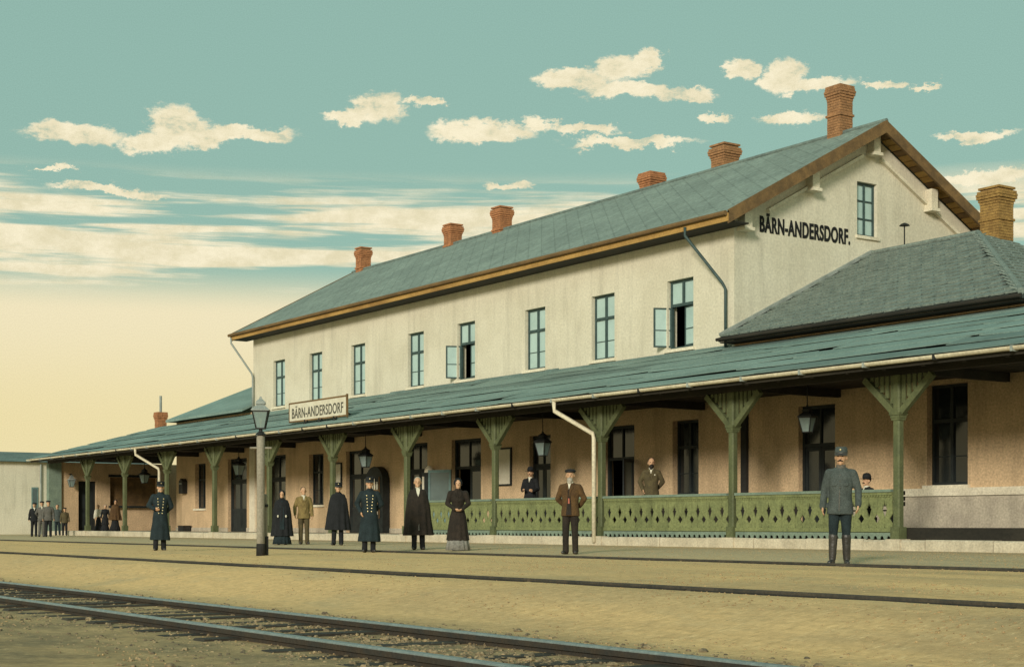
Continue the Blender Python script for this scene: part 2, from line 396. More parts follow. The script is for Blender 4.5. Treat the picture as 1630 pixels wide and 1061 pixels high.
    def mesh(s, name, material=None, off=None):
        vs_ = s.v if off is None else [(v[0]-off.x, v[1]-off.y, v[2]-off.z) for v in s.v]
        me = bpy.data.meshes.new(name); me.from_pydata(vs_, [], s.f)
        bm = bmesh.new(); bm.from_mesh(me); bmesh.ops.recalc_face_normals(bm, faces=bm.faces); bm.to_mesh(me); bm.free()
        if material: me.materials.append(M[material])
        return me
    def build(s, name, material, parent=None, world=True, smooth=False):
        me = s.mesh(name, material, origin(parent) if (world and parent is not None) else None)
        if smooth:
            for p in me.polygons: p.use_smooth = True
        return place(name, me, parent)
def place(name, me, parent=None, loc=(0,0,0), rot=(0,0,0)):
    o = bpy.data.objects.new(name, me); C.objects.link(o); o.parent = parent; o.location = loc; o.rotation_euler = rot
    return o

def text_mesh(name, s, height, width, material, thick, bold=0.0):
    cu = bpy.data.curves.new(name, 'FONT'); cu.body = s; cu.size = 1.0; cu.extrude = .01; cu.offset = bold; cu.space_character = 1.08
    t = bpy.data.objects.new(name, cu); C.objects.link(t)
    dg = bpy.context.evaluated_depsgraph_get(); me = bpy.data.meshes.new_from_object(t.evaluated_get(dg))
    bpy.data.objects.remove(t)
    xs = [v.co.x for v in me.vertices]; cap = .73
    x0, x1 = min(xs), max(xs)
    for v in me.vertices:
        v.co = Vector(((v.co.x-x0)/(x1-x0)*width, v.co.y/cap*height, v.co.z/.01*thick/2))
    me.materials.clear(); me.materials.append(M[material])
    return me

# ------------------------------------------------------------------ ground
def gz(y):
    pts = [(-60,-.42),(8.5,-.42),(11.0,-.09),(14,0),(18,0),(20.5,.04),(400,.04)]
    for (a, za), (b, zb) in zip(pts, pts[1:]):
        if a <= y <= b:
            t = (y-a)/(b-a); t = t*t*(3-2*t); return za+(zb-za)*t
    return .04
mb = MB()
ys = [-60,-20,0] + [2+.35*i for i in range(72)] + [28,40,80,200,600,1500]
xs = [-1800,-600,-300,-160] + [-120+1.1*i for i in range(128)] + [40,80,200]
for y in ys:
    for x in xs:
        j = .016*mnoise.noise(Vector((x*.45, y*.9, 3))) + .009*mnoise.noise(Vector((x*1.6, y*2.2, 9))) if -120 < x < 20 and 2 < y < 26 else 0
        if 15.5 < y: j *= .4
        mb.v.append((x, y, gz(y)+j))
nx = len(xs)
for j in range(len(ys)-1):
    for i in range(nx-1): mb.f.append((j*nx+i, j*nx+i+1, (j+1)*nx+i+1, (j+1)*nx+i))
tag(mb.build('ground', 'ground', smooth=True), kind='structure')

# platform floor with kerb stones
KY = 26.95; FZ = .285; CY = 27.1
WY = 31.0                       # face of the station wall
plat = MB().box(-86, -6, KY+.32, 40, -.1, FZ).build('platform', 'floor'); tag(plat, kind='structure')
ks = MB().prism([(-.16,-.12),(.16,-.12),(.16,.275),(.14,.295),(-.13,.295),(-.16,.265)], lambda u, v, t: (t, u, v), -.915, .915).mesh('kerb_stone', 'stone')
ks2 = MB().prism([(-.16,-.12),(.16,-.12),(.16,.272),(.14,.29),(-.12,.29),(-.165,.25)], lambda u, v, t: (t, u, v), -.915, .915).mesh('kerb_stone', 'stone')
for i in range(43):
    x = -85.1 + 1.85*i
    if x > -8: break
    place('kerb_stone', ks if i % 3 else ks2, plat, (x, KY+.16+rnd.uniform(-.012,.012), rnd.uniform(-.012,.008)), (0, 0, rnd.uniform(-.004,.004)))

# ------------------------------------------------------------------ railway
def rail(y, ztop, x0, x1, name, parent, head='rail_head', web='rail_rust', k=1.0):
    h = MB().prism([(-.042*k,-.016*k),(.042*k,-.016*k),(.042*k,-.010*k),(.03*k,0),(-.03*k,0),(-.042*k,-.010*k)], lambda u, v, t: (t, y+u, ztop+v), x0, x1).build(name, head, parent)
    MB().prism([(-.038*k,-.055*k),(.038*k,-.055*k),(.0405*k,-.0165*k),(-.0405*k,-.0165*k)], lambda u, v, t: (t, y+u, ztop+v), x0, x1).build('rail_flank', web, h)
    MB().prism([(-.07*k,-.17*k),(.07*k,-.17*k),(.07*k,-.155*k),(.012*k,-.13*k),(.012*k,-.0555*k),(-.012*k,-.0555*k),(-.012*k,-.13*k),(-.07*k,-.155*k)], lambda u, v, t: (t, y+u, ztop+v), x0, x1).build('rail_web', web, h)
    return h
trk = thing('railway_track', 'railway track with blue grey steel rails crossing the near gravel', 'railway track', (-30, 6.63, -.42))
for y in (7.38, 5.88): rail(y, -.315, -260, 10, 'rail', trk, k=1.15)
slp = MB().prism([(-1.2,-.10),(1.2,-.10),(1.2,0),(1.17,.03),(-1.17,.03),(-1.2,0)], lambda u, v, t: (t, u, v), -.12, .12).mesh('sleeper', 'sleeper_wood')
for i in range(64):
    place('sleeper', slp, trk, (-5-.74*i+30, rnd.uniform(-.05,.05), -.015+rnd.uniform(-.02,.01)), (0, 0, rnd.uniform(-.03,.03)))
def embedded(y, z, name, lab):
    t = thing(name, lab, 'rail', (-30, y, z))
    rl = MB().prism([(-.035,-.12),(.035,-.12),(.035,.03),(.02,.042),(-.02,.042),(-.035,.03)], lambda u, v, t_: (t_, y+u, z+v), -240, 8).build('rail', 'rail_dull', t)
    g = MB()
    x = -235
    while x < 8:
        l = rnd.uniform(2.0, 5.5)
        g.box(x, x+l-.12, y-.07-rnd.uniform(.0,.03), y-.037, z-.1, z+.012+rnd.uniform(-.008,.006)); x += l
    g.build('groove_filling', 'tar', t)
    return t
embedded(17.45, 0.0, 'sunken_rail', 'dark sunken rail nearest the platform people, flush with the sand')
embedded(11.15, -.085, 'sunken_rail', 'dark sunken rail between the near track and the standing figures')

def stones(name, label, n, region, size, zoff=0.0, material='ballast'):
    mbx = MB(); r2 = random.Random(n)
    for _ in range(n):
        x, y = region(r2); s = size(r2)
        ph = r2.uniform(0, 6.28); k = r2.choice((5, 6)); z = gz(y)+zoff
        vs_ = []
        for lv, rr in ((-.3, .8), (.25, 1.0), (.62, .55)):
            for q in range(k):
                a = ph+6.283*q/k; w = rr*r2.uniform(.75, 1.15)
                vs_.append((x+s*w*math.cos(a), y+s*w*.9*math.sin(a), z+s*lv*r2.uniform(.85,1.15)))
        fs = []
        for i in range(2):
            for q in range(k): fs.append((i*k+q, i*k+(q+1)%k, (i+1)*k+(q+1)%k, (i+1)*k+q))
        fs.append(tuple(2*k+q for q in range(k)))
        mbx.add(vs_, fs)
    o = mbx.build(name, material); tag(o, label, 'gravel', None, 'stuff')
def reg_track(r):
    d = 11 + 34*r.random()**1.4
    y = r.choice((r.gauss(6.63,.42), r.gauss(6.63,.42), r.gauss(7.85,.35), r.gauss(5.2,.5)))
    px = r.uniform(-150, 1750); t = (px-PX)/F
    x = y*(SV*t-CV)/(SV+CV*t)
    return (max(x, -75), y)
stones('ballast', 'dark stones of ballast heaped along the near track', 9000, reg_track, lambda r: r.uniform(.010, .030)*(1.9 if r.random() < .06 else 1), -.004)
def reg_sand(r):
    y = r.uniform(4.2, 26.5); t = (r.uniform(-60, 1700)-PX)/F
    x = y*(SV*t-CV)/(SV+CV*t)
    return (max(x, -70), y)
mat('sand_stone', (.44,.30,.15), (.28,.20,.11), scale=9, fine=40, fine_amt=.3)
stones('gravel', 'small loose pebbles scattered over the sandy ground', 22000, reg_sand, lambda r: r.uniform(.005, .015), -.002, 'sand_stone')

# ------------------------------------------------------------------ station building
XL, XR = -67.4, -33.8         # main block
RY = 36.8                     # ridge line
EZ = 9.72                     # eave
RZ = 13.28                    # ridge
BY = 2*RY - WY                # back wall
st = thing('station_building', 'long cream two storey station with slate roof and brick chimneys behind the canopy', 'building', ((XL+XR)/2, RY, FZ))
fwall = lambda u, z, t: (u, WY+t, z)
UW = [-64.6, -60.9, -57.0, -52.25, -48.55, -44.05, -40.15, -36.25]
WWID = 1.24; WZ0, WZ1 = 6.08, 8.22
uholes = [(c-WWID/2, c+WWID/2, WZ0, WZ1) for c in UW]
MB().wall(XL, XR, 5.0, EZ+.25, uholes, fwall, .4).build('front_wall', 'plaster', st)
# gable ends
def gable(x, name, hole=None):
    g = MB()
    th = .4 if x == XR else -.4
    fn = lambda u, z, t: (x - (t if x == XR else -t), u, z)
    zt = EZ+.25
    def top(y): return EZ+.02 + (RZ-.2-EZ)*(1-abs(y-RY)/(RY-WY+.45)) - .04
    holes = [hole] if hole else []
    us = sorted({WY+.401, BY, RY, *[h[0] for h in holes], *[h[1] for h in holes]})
    for a, b in zip(us, us[1:]):
        segs = [(0.0, None)]
        for h in holes:
            if h[0] <= a and b <= h[1]: segs = [(0.0, h[2]), (h[3], None)]
        for z0, z1 in segs:
            p = []
            for t in (0, .4):
                p += [fn(a, z0, t), fn(b, z0, t), fn(b, z1 if z1 else top(b), t), fn(a, z1 if z1 else top(a), t)]
            g.add(p, [(0,1,2,3),(7,6,5,4),(0,4,5,1),(1,5,6,2),(2,6,7,3),(3,7,4,0)])
    return g.build(name, 'plaster', st)
GW = (36.2, 37.1, 9.75, 11.45)
gable(XR, 'gable_wall', GW); gable(XL, 'gable_wall')
# corner stub so the gable meets the front wall
MB().box(XR-.4, XR-.0, WY+.0, WY+.4, FZ, 5.0).build('corner_pier', 'plaster_tan', st); MB().box(XL, XL+.4, WY, WY+.4, FZ, 5.0).build('corner_pier', 'plaster_tan', st)
MB().box(XL+.4, XR-.4, BY-.4, BY, FZ, EZ).build('back_wall', 'plaster', st)
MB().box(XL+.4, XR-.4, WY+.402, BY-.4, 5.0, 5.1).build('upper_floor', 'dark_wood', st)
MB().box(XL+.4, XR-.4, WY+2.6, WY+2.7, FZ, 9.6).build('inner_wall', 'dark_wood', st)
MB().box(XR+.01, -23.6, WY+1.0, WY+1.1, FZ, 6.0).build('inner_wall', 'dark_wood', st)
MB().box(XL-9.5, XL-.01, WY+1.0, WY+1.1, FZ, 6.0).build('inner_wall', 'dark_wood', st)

# main roof: two slabs, eave boards, verge boards
OV = .82
def slab(y0, z0, y1, z1, x0, x1, t):
    return MB().hexa([(x0,y0,z0-t),(x1,y0,z0-t),(x1,y1,z1-t),(x0,y1,z1-t),(x0,y0,z0),(x1,y0,z0),(x1,y1,z1),(x0,y1,z1)])
GX0, GX1 = XL-.8, XR+.68
roof = slab(WY-OV, EZ, RY, RZ, GX0, GX1, .10).build('main_roof', 'slate_courses', st)
slab(RY+.003, RZ, BY+OV, EZ, GX0, GX1, .10).build('rear_roof', 'slate_courses', st)
MB().tube([(GX0, RY, RZ+.01), (GX1, RY, RZ+.01)], .085, 8).build('ridge_capping', 'slate', roof)
MB().box(GX0+.02, GX1-.02, WY-OV-.025, WY-OV+.02, EZ-.30, EZ-.06).build('eave_board', 'ochre_wood', roof)
MB().tube([(GX0, WY-OV-.09, EZ-.07), (GX1-.05, WY-OV-.09, EZ-.07)], .075, 8).build('eave_gutter', 'brown_wood', roof)
MB().box(GX0+.05, GX1-.05, WY-OV+.03, WY-.003, EZ-.30, EZ-.26).build('soffit', 'dark_wood', roof)
pit = (RZ-EZ)/(RY-WY+OV)
for x, nm in ((GX1-.04, 'verge_board'), (GX0+.04, 'verge_board')):
    for sgn in (1, -1):
        ye = RY - sgn*(RY-WY+OV)
        MB().hexa([(x-.03,ye,EZ-.36),(x+.045,ye,EZ-.36),(x+.045,RY,RZ-.36),(x-.03,RY,RZ-.36),(x-.03,ye,EZ+.03),(x+.045,ye,EZ+.03),(x+.045,RY,RZ+.03),(x-.03,RY,RZ+.03)] if sgn == 1 else
                  [(x-.03,RY+.004,RZ-.36),(x+.045,RY+.004,RZ-.36),(x+.045,ye,EZ-.36),(x-.03,ye,EZ-.36),(x-.03,RY+.004,RZ+.03),(x+.045,RY+.004,RZ+.03),(x+.045,ye,EZ+.03),(x-.03,ye,EZ+.03)]).build(nm, 'brown_wood', roof)
# boarded underside of the verge, board by board
bd = []
for sgn in (1, -1):
    L_ = RY-WY+OV; nb = 26
    for i in range(nb):
        a = i/nb*L_+.02; b = (i+1)/nb*L_-.02
        ya, yb = RY-sgn*(L_-a), RY-sgn*(L_-b)
        za, zb = EZ+pit*a-.125, EZ+pit*b-.125
        MB().hexa([(XR+.004,ya,za-.03),(GX1-.08,ya,za-.03),(GX1-.08,yb,zb-.03),(XR+.004,yb,zb-.03),(XR+.004,ya,za),(GX1-.08,ya,za),(GX1-.08,yb,zb),(XR+.004,yb,zb)]).build('verge_soffit_board', 'ochre_wood' if i % 3 else 'brown_wood', roof)
# rake moulding and purlin consoles on the gable
for sgn in (1, -1):
    ya, yb = RY - sgn*(RY-WY-1.3), RY - sgn*.42
    zz = lambda y: EZ + pit*(RY-WY+OV-abs(y-RY)) - .80
    MB().bar((XR+.05, ya, zz(ya)), (XR+.05, yb, zz(yb)), .10, .16, (1,0,0)).build('rake_moulding', 'plaster_white', st)
for y in (31.3, 34.1, 36.8, 39.5, 42.0):
    z = EZ + pit*(RY-WY+OV-abs(y-RY)) - .18
    MB().box(XR+.01, XR+.30, y-.15, y+.15, z-.72, z-.10).box(XR+.01, XR+.36, y-.20, y+.20, z-.82, z-.723).build('purlin_console', 'plaster_white', st)
# lettering on the gable
tm = text_mesh('gable_lettering', 'BÄRN-ANDERSDORF.', .48, 3.85, 'black_ink', .02, .028)
place('gable_lettering', tm, st, Vector((XR+.012, 32.02, 9.42))-origin(st), (R(90), 0, R(90)))

# windows ------------------------------------------------------------
def window(c, z0, z1, w, y=WY, opened=False, glass='glass_teal', frame='window_paint', sill=True, depth=.14, parent=st, transom=.36, bars=True):
    a, b = c-w/2, c+w/2; f = .075; yy = y+depth
    m_ = MB()
    m_.box(a, a+f, yy, yy+.09, z0, z1).box(b-f, b, yy, yy+.09, z0, z1).box(a+f, b-f, yy, yy+.09, z0, z0+f).box(a+f, b-f, yy, yy+.09, z1-f, z1)
    zt = z1-(z1-z0)*transom
    m_.box(a+f, b-f, yy-.02, yy+.07, zt-.045, zt+.045)
    m_.box(c-.045, c+.045, yy-.015, yy+.07, zt+.045, z1-f)
    if not opened: m_.box(c-.045, c+.045, yy-.015, yy+.07, z0+f, zt-.045)
    wd = m_.build('window', frame, parent)
    for q in ((a+f, c-.045), (c+.045, b-f)):
        MB().box(q[0], q[1], yy+.035, yy+.045, zt+.045, z1-f).build('pane', glass, wd)
    zb = z0+f; zm = zb+(zt-zb)*.42
    if bars and not opened:
        for q in ((a+f, c-.045), (c+.045, b-f)): MB().box(q[0], q[1], yy+.02, yy+.05, zm-.014, zm+.014).build('glazing_bar', frame, wd)
    if not opened:
        for q in ((a+f, c-.045), (c+.045, b-f)):
            MB().box(q[0], q[1], yy+.036, yy+.046, zb, zt-.045).build('pane', glass, wd)
    else:
        ww = w/2-.04
        for hx, sg, ang in ((a+.02, -1, 66), (b-.10, -1, -62)):
            ang = R(ang)
            # left casement swings out towards the platform, right one in
            dx, dy = -math.cos(ang)*ww, -math.sin(ang)*ww
            if hx > c: dx, dy = -math.cos(R(9))*ww, math.sin(R(9))*ww
            p0 = Vector((hx, yy+.02 if hx < c else yy+.03, 0)); p1 = p0+Vector((dx, dy, 0)); t = (p1-p0).normalized()
            n_ = Vector((-t.y, t.x, 0))*.022
            lf = MB()
            def sl(u0, u1, v0, v1, th=1.0):
                q0, q1 = p0+t*u0, p0+t*u1; n2 = n_*th
                return [(q0-n2)+Vector((0,0,v0)), (q1-n2)+Vector((0,0,v0)), (q1+n2)+Vector((0,0,v0)), (q0+n2)+Vector((0,0,v0)),
                        (q0-n2)+Vector((0,0,v1)), (q1-n2)+Vector((0,0,v1)), (q1+n2)+Vector((0,0,v1)), (q0+n2)+Vector((0,0,v1))]
            za, zc = zb+.01, zt-.05
            for s_ in ((0,.05,za,zc),(ww-.05,ww,za,zc),(.05,ww-.05,za,za+.05),(.05,ww-.05,zc-.05,zc),(.05,ww-.05,zm-.015,zm+.015)): lf.hexa(sl(*s_))
            cs = lf.build('casement', frame, wd)
            MB().hexa(sl(.05, ww-.05, za+.05, zc-.05, .25)).build('pane', 'glass_teal', wd)
    if sill:
        MB().box(a-.08, b+.08, y-.09, y+depth, z0-.10, z0-.003).build('sill', 'plaster_white', wd)
    return wd
for i, c in enumerate(UW): window(c, WZ0, WZ1, WWID, opened=(i in (4, 7)))
# attic window in the gable
def gable_window():
    y0, y1, z0, z1 = GW; x = XR-.12; f = .07; yc = (y0+y1)/2
    m_ = MB()
    for a, b, c_, d in ((y0,y0+f,z0,z1),(y1-f,y1,z0,z1),(y0+f,y1-f,z0,z0+f),(y0+f,y1-f,z1-f,z1),(yc-.03,yc+.03,z0+f,z1-f)): m_.box(x-.09, x, a, b, c_, d)
    for k in (1, 2):
        z = z0+(z1-z0)*k/3
        m_.box(x-.07, x-.01, y0+f, yc-.03, z-.022, z+.022); m_.box(x-.07, x-.01, yc+.03, y1-f, z-.022, z+.022)
    w = m_.build('attic_window', 'window_paint', st)
    for k in range(3):
        za, zb = z0+(z1-z0)*k/3+.03, z0+(z1-z0)*(k+1)/3-.03
        for a, b in ((y0+f, yc-.03), (yc+.03, y1-f)): MB().box(x-.055, x-.045, a, b, za, zb).build('pane', 'glass_teal', w)
    MB().box(XR-.1, XR+.07, y0-.07, y1+.07, z0-.1, z0-.003).build('sill', 'plaster_white', w)
gable_window()

# chimneys of real bricks -----------------------------------------------
def chimney(x, y, z0, z1, a, material='brick', parent=st, corbel=2):
    root = MB().box(x-a/2+.015, x+a/2-.015, y-a/2+.015, y+a/2-.015, z0, z1-.02).build('chimney', 'mortar', parent)
    b = MB(); bh = .085; n = int((z1-z0)/bh); L_ = .24
    for k in range(n):
        z = z0+k*bh
        ex = 0.0
        if k >= n-5: ex = (.01, .035, .07, .08, .06)[k-(n-5)]*a/.62
        elif k == n-11: ex = .04
        h = a/2+ex; cnt = max(2, round(2*h/L_)); l = 2*h/cnt; o_ = (k % 2)*l/2
        for side in range(4):
            q = -h - (l-o_ if o_ else 0)
            while q < h-1e-4:
                u0, u1 = max(q, -h)+.006, min(q+l, h)-.006; q += l
                if u1-u0 < .03: continue
                dd = rnd.uniform(-.006, .006)
                i0, o1 = h-.11, h+dd
                if side == 0: b.box(x+u0, x+u1, y-o1, y-i0, z+.007, z+bh-.005)
                elif side == 1: b.box(x+u0, x+u1, y+i0, y+o1, z+.007, z+bh-.005)
                elif side == 2: b.box(x-o1, x-i0, y+u0, y+u1, z+.008, z+bh-.006)
                else: b.box(x+i0, x+o1, y+u0, y+u1, z+.008, z+bh-.006)
    tag(b.build('brickwork', material, root), kind='stuff')
    MB().box(x-a/2-.04, x+a/2+.04, y-a/2-.04, y+a/2+.04, z1-.015, z1+.05).build('cap_slab', material, root)
    return root
chimney(-67.3, 36.9, 12.4, 14.35, .56)
chimney(-58.9, 36.9, 12.4, 14.15, .60)
chimney(-54.9, 36.9, 12.4, 14.25, .62)
chimney(-45.4, 37.4, 12.0, 13.98, .66)
chimney(-41.05, 37.2, 12.2, 14.15, .70, 'brick_brown')
chimney(-35.2, 36.9, 12.4, 14.80, .58, 'brick_brown')

# ground floor under the canopy -----------------------------------------
# (centre, width, bottom, top, kind)
GF = [(-25.9, 1.30, 1.64, 4.2, 'win'), (-30.45, 1.40, FZ, 3.95, 'door'), (-36.0, 1.22, 1.55, 3.85, 'win'), (-39.3, 1.60, FZ, 3.85, 'door_open'),
      (-43.75, 1.28, FZ, 3.75, 'door'), (-48.55, 2.05, FZ, 3.85, 'door_openL'), (-52.2, 1.7, FZ, 3.85, 'door'), (-57.0, 2.1, FZ, 3.75, 'door'),
      (-60.85, 1.4, 1.5, 3.75, 'win'), (-64.9, 2.0, FZ, 3.85, 'door'), (-69.25, 2.2, FZ, 3.85, 'door'), (-73.8, 1.35, 1.45, 3.75, 'win')]
gh = [(c-w/2, c+w/2, z0, z1) for c, w, z0, z1, k in GF]
inr = lambda a, b: [h for h in gh if a < h[0] and h[1] < b]
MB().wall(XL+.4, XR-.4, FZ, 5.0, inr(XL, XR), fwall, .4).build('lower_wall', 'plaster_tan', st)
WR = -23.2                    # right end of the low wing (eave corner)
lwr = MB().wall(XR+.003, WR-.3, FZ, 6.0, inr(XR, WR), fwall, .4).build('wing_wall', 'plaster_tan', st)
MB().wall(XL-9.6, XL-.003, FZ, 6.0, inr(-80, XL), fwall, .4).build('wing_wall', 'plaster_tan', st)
# tarred foot, plinth and moulding on the right wing; plinth elsewhere
def strip(x0, x1, z0, z1, pr, material, name):
    cuts = sorted([h for h in gh if h[2] < z1-.01 and h[1] > x0 and h[0] < x1]); x = x0
    for h in cuts + [None]:
        e = h[0]-.0 if h else x1
        if e-x > .05: MB().box(x, e, WY-pr, WY-.003, z0, z1).build(name, material, st)
        if h: x = h[1]
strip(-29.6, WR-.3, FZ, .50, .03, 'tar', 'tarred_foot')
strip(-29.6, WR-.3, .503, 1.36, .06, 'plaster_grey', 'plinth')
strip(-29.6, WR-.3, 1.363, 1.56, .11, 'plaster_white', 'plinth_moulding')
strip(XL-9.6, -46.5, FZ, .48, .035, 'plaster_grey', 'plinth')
strip(-46.45, -29.65, FZ+.31, 1.40, .035, 'dark_wood', 'shade_backing')  # dark strip added behind the balustrade, standing in for shade in its cut-outs
MB().box(-46.0, -10.0, CY+.16, WY-.12, FZ+.003, FZ+.27).build('veranda_deck', 'dark_wood', plat)
MB().box(-33.42, -33.18, WY-.10, WY-.004, FZ, 4.9).build('corner_strip', 'tar', st)  # near-black strip standing in for the shadow at the wing corner
MB().box(XL-.25, XL+.35, WY-.10, WY-.004, FZ, 4.9).build('corner_strip', 'plaster_white', st)  # pale pilaster at the far corner

def door(c, w, z0, z1, kind):
    a, b = c-w/2, c+w/2; yy = WY+.16; f = .09
    zt = z0+(z1-z0)*.70
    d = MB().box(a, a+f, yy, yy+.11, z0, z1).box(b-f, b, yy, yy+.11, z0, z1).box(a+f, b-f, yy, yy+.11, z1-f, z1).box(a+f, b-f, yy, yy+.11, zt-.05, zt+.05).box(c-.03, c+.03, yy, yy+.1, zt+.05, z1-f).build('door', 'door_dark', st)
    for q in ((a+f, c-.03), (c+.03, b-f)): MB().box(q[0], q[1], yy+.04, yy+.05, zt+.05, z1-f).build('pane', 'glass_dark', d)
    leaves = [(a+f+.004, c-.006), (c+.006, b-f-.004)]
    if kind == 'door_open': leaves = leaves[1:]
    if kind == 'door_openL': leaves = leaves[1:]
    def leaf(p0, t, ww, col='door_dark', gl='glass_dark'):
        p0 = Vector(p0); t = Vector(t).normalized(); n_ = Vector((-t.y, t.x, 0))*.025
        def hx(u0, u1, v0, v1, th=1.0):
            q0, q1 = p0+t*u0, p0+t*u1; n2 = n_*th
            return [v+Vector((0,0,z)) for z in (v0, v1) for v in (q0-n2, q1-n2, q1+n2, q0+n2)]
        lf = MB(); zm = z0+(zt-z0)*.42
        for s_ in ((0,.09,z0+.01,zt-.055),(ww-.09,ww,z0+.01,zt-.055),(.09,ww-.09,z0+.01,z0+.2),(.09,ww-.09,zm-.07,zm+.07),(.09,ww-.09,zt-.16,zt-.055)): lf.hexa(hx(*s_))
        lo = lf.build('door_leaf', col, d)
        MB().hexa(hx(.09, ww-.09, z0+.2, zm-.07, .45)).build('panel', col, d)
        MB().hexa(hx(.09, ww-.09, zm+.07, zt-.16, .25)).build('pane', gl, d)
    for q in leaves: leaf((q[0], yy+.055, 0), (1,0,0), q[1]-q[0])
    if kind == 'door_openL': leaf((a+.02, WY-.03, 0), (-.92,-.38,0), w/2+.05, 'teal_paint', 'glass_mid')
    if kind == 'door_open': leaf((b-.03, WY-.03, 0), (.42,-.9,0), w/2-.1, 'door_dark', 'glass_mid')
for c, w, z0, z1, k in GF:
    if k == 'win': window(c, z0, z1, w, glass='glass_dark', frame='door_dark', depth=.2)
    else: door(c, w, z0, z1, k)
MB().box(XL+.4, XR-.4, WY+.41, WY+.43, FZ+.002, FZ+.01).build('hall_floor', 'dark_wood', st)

# low wings with tiled hip roofs ------------------------------------------
WEY, WEZ, WRZ = WY-.6, 6.12, 9.2
RX1 = -29.6                   # end of right wing ridge
LX1 = -71.6
run = RY-WEY
def hip(xa, xr, xc):
    """front slope, hip slope and back slope as thin slabs; xa abuts the gable, xr ridge end, xc eave corner"""
    m_ = MB(); yb = 2*RY-WEY; t = .12
    top = [(xa,WEY,WEZ),(xc,WEY,WEZ),(xr,RY,WRZ),(xa,RY,WRZ),(xc,yb,WEZ),(xa,yb,WEZ)]
    v = top + [(a,b,c-t) for a,b,c in top]
    return m_.add(v, [(0,1,2,3),(1,4,2),(3,2,4,5),(6,9,8,7),(7,8,10),(9,11,10,8),(0,6,7,1),(1,7,10,4),(4,10,11,5),(0,3,9,6),(3,5,11,9)])
wr = hip(XR+.005, RX1, RX1+run).build('wing_roof', 'roof_felt', st)
wl = hip(XL-.005, LX1, LX1-run+1.0).build('wing_roof', 'roofing', st)
MB().box(XR+.005, RX1+run, WEY-.03, WEY+.02, WEZ-.13, WEZ-.005).build('fascia', 'dark_wood', wr)
MB().tube([(XR, WEY-.10, WEZ-.07), (RX1+run+.05, WEY-.10, WEZ-.07)], .05, 8).build('wing_gutter', 'dark_wood', wr)
MB().box(XR+.01, RX1+run-.05, WEY+.02, WY-.004, WEZ-.165, WEZ-.135).build('soffit', 'dark_wood', wr)
MB().tube([(XR, RY, WRZ+.02), (RX1, RY, WRZ+.02)], .09, 8).tube([(RX1, RY, WRZ+.02), (RX1+run, WEY, WEZ+.04)], .09, 8).build('ridge_tiles', 'tile', wr)
MB().bar((XR+.05, WEY, WEZ+.08), (XR+.05, RY, WRZ+.08), .10, .10).build('flashing', 'zinc', wr)
# tiles: the lowest courses one by one, the rest as one piece
tw, ex = .42, .36
sl_ = math.hypot(run, WRZ-WEZ); ang = math.atan2(WRZ-WEZ, run)
tile_v = MB().hexa([(-.170,-.0,-.0),(.170,0,0),(.190,.42,-.012),(-.190,.42,-.012),(-.170,0,.050),(.170,0,.050),(.190,.42,.012),(-.190,.42,.012)])
tme = tile_v.mesh('roof_tile', 'tile'); tset = MB(); cnt = 0
org = origin(wr)
for k in range(int(sl_/ex)):
    v = k*ex; y = WEY + v*math.cos(ang); z = WEZ + v*math.sin(ang)
    xe = RX1+run - v*math.cos(ang) - .12; x = XR + .25 + (k % 3)*tw/3
    while x < xe-.1:
        lift = rnd.uniform(.004, .016); tilt = ang + rnd.uniform(-.05, -.02); yaw = rnd.uniform(-.02, .02)
        p = Vector((x, y-.02, z+.006+lift))
        if cnt < 300:
            place('roof_tile', tme, wr, p-org, (tilt, rnd.uniform(-.012,.012), yaw)); cnt += 1
        else:
            mt = Matrix.Translation(p) @ Matrix.Rotation(yaw, 4, 'Z') @ Matrix.Rotation(tilt, 4, 'X')
            tset.add([mt @ Vector(q) for q in tile_v.v], tile_v.f)
        x += tw
# hip slope seen at the far right edge of the wing
for k in range(int(sl_/ex)):
    v = k*ex; x = RX1+run - v*math.cos(ang); z = WEZ+v*math.sin(ang); y0 = WEY+v*math.cos(ang)+.2; y1 = 2*RY-WEY-v*math.cos(ang)-.2; y = y0
    while y < y1:
        mt = Matrix.Translation(Vector((x+.02, y, z+.006+rnd.uniform(.004,.02)))) @ Matrix.Rotation(R(90), 4, 'Z') @ Matrix.Rotation(ang, 4, 'X')
        tset.add([mt @ Vector(q) for q in tile_v.v], tile_v.f); y += tw
tag(tset.build('upper_tiles', 'tile', wr), kind='stuff')
vp = MB().tube([(-32.4, RY, WRZ), (-32.4, RY, 9.9)], .022, 6).loft([(9.88,-32.4,RY,.17,.17,0),(9.93,-32.4,RY,.12,.12,0),(9.97,-32.4,RY,.03,.03,0)], 10).build('vent_pipe', 'iron', wr)
chimney(-30.35, 38.6, 7.9, 10.85, .70, 'brick_ochre', st)
lch = chimney(-80.0, 31.3, 4.9, 6.7, .50, 'brick', st)
MB().tube([(-80.0, 31.3, 6.7), (-80.0, 31.3, 7.65)], .075, 8).build('flue_pipe', 'zinc', lch)

# downpipes on the upper storey
MB().tube([(-35.0, WY-OV-.06, EZ-.2), (-35.0, WY-OV-.06, EZ-.45), (-34.15, WY-.16, EZ-1.9), (-34.05, WY-.12, EZ-2.1), (-34.05, WY-.12, 5.9)], .045, 8).build('downpipe', 'window_paint', st, smooth=True)
MB().tube([(-68.0, WY-OV-.06, EZ-.2), (-68.0, WY-OV-.06, EZ-.45), (-67.25, WY-.16, EZ-1.9), (-67.2, WY-.12, EZ-2.1), (-67.2, WY-.12, 5.9)], .05, 8).build('downpipe', 'zinc', st, smooth=True)

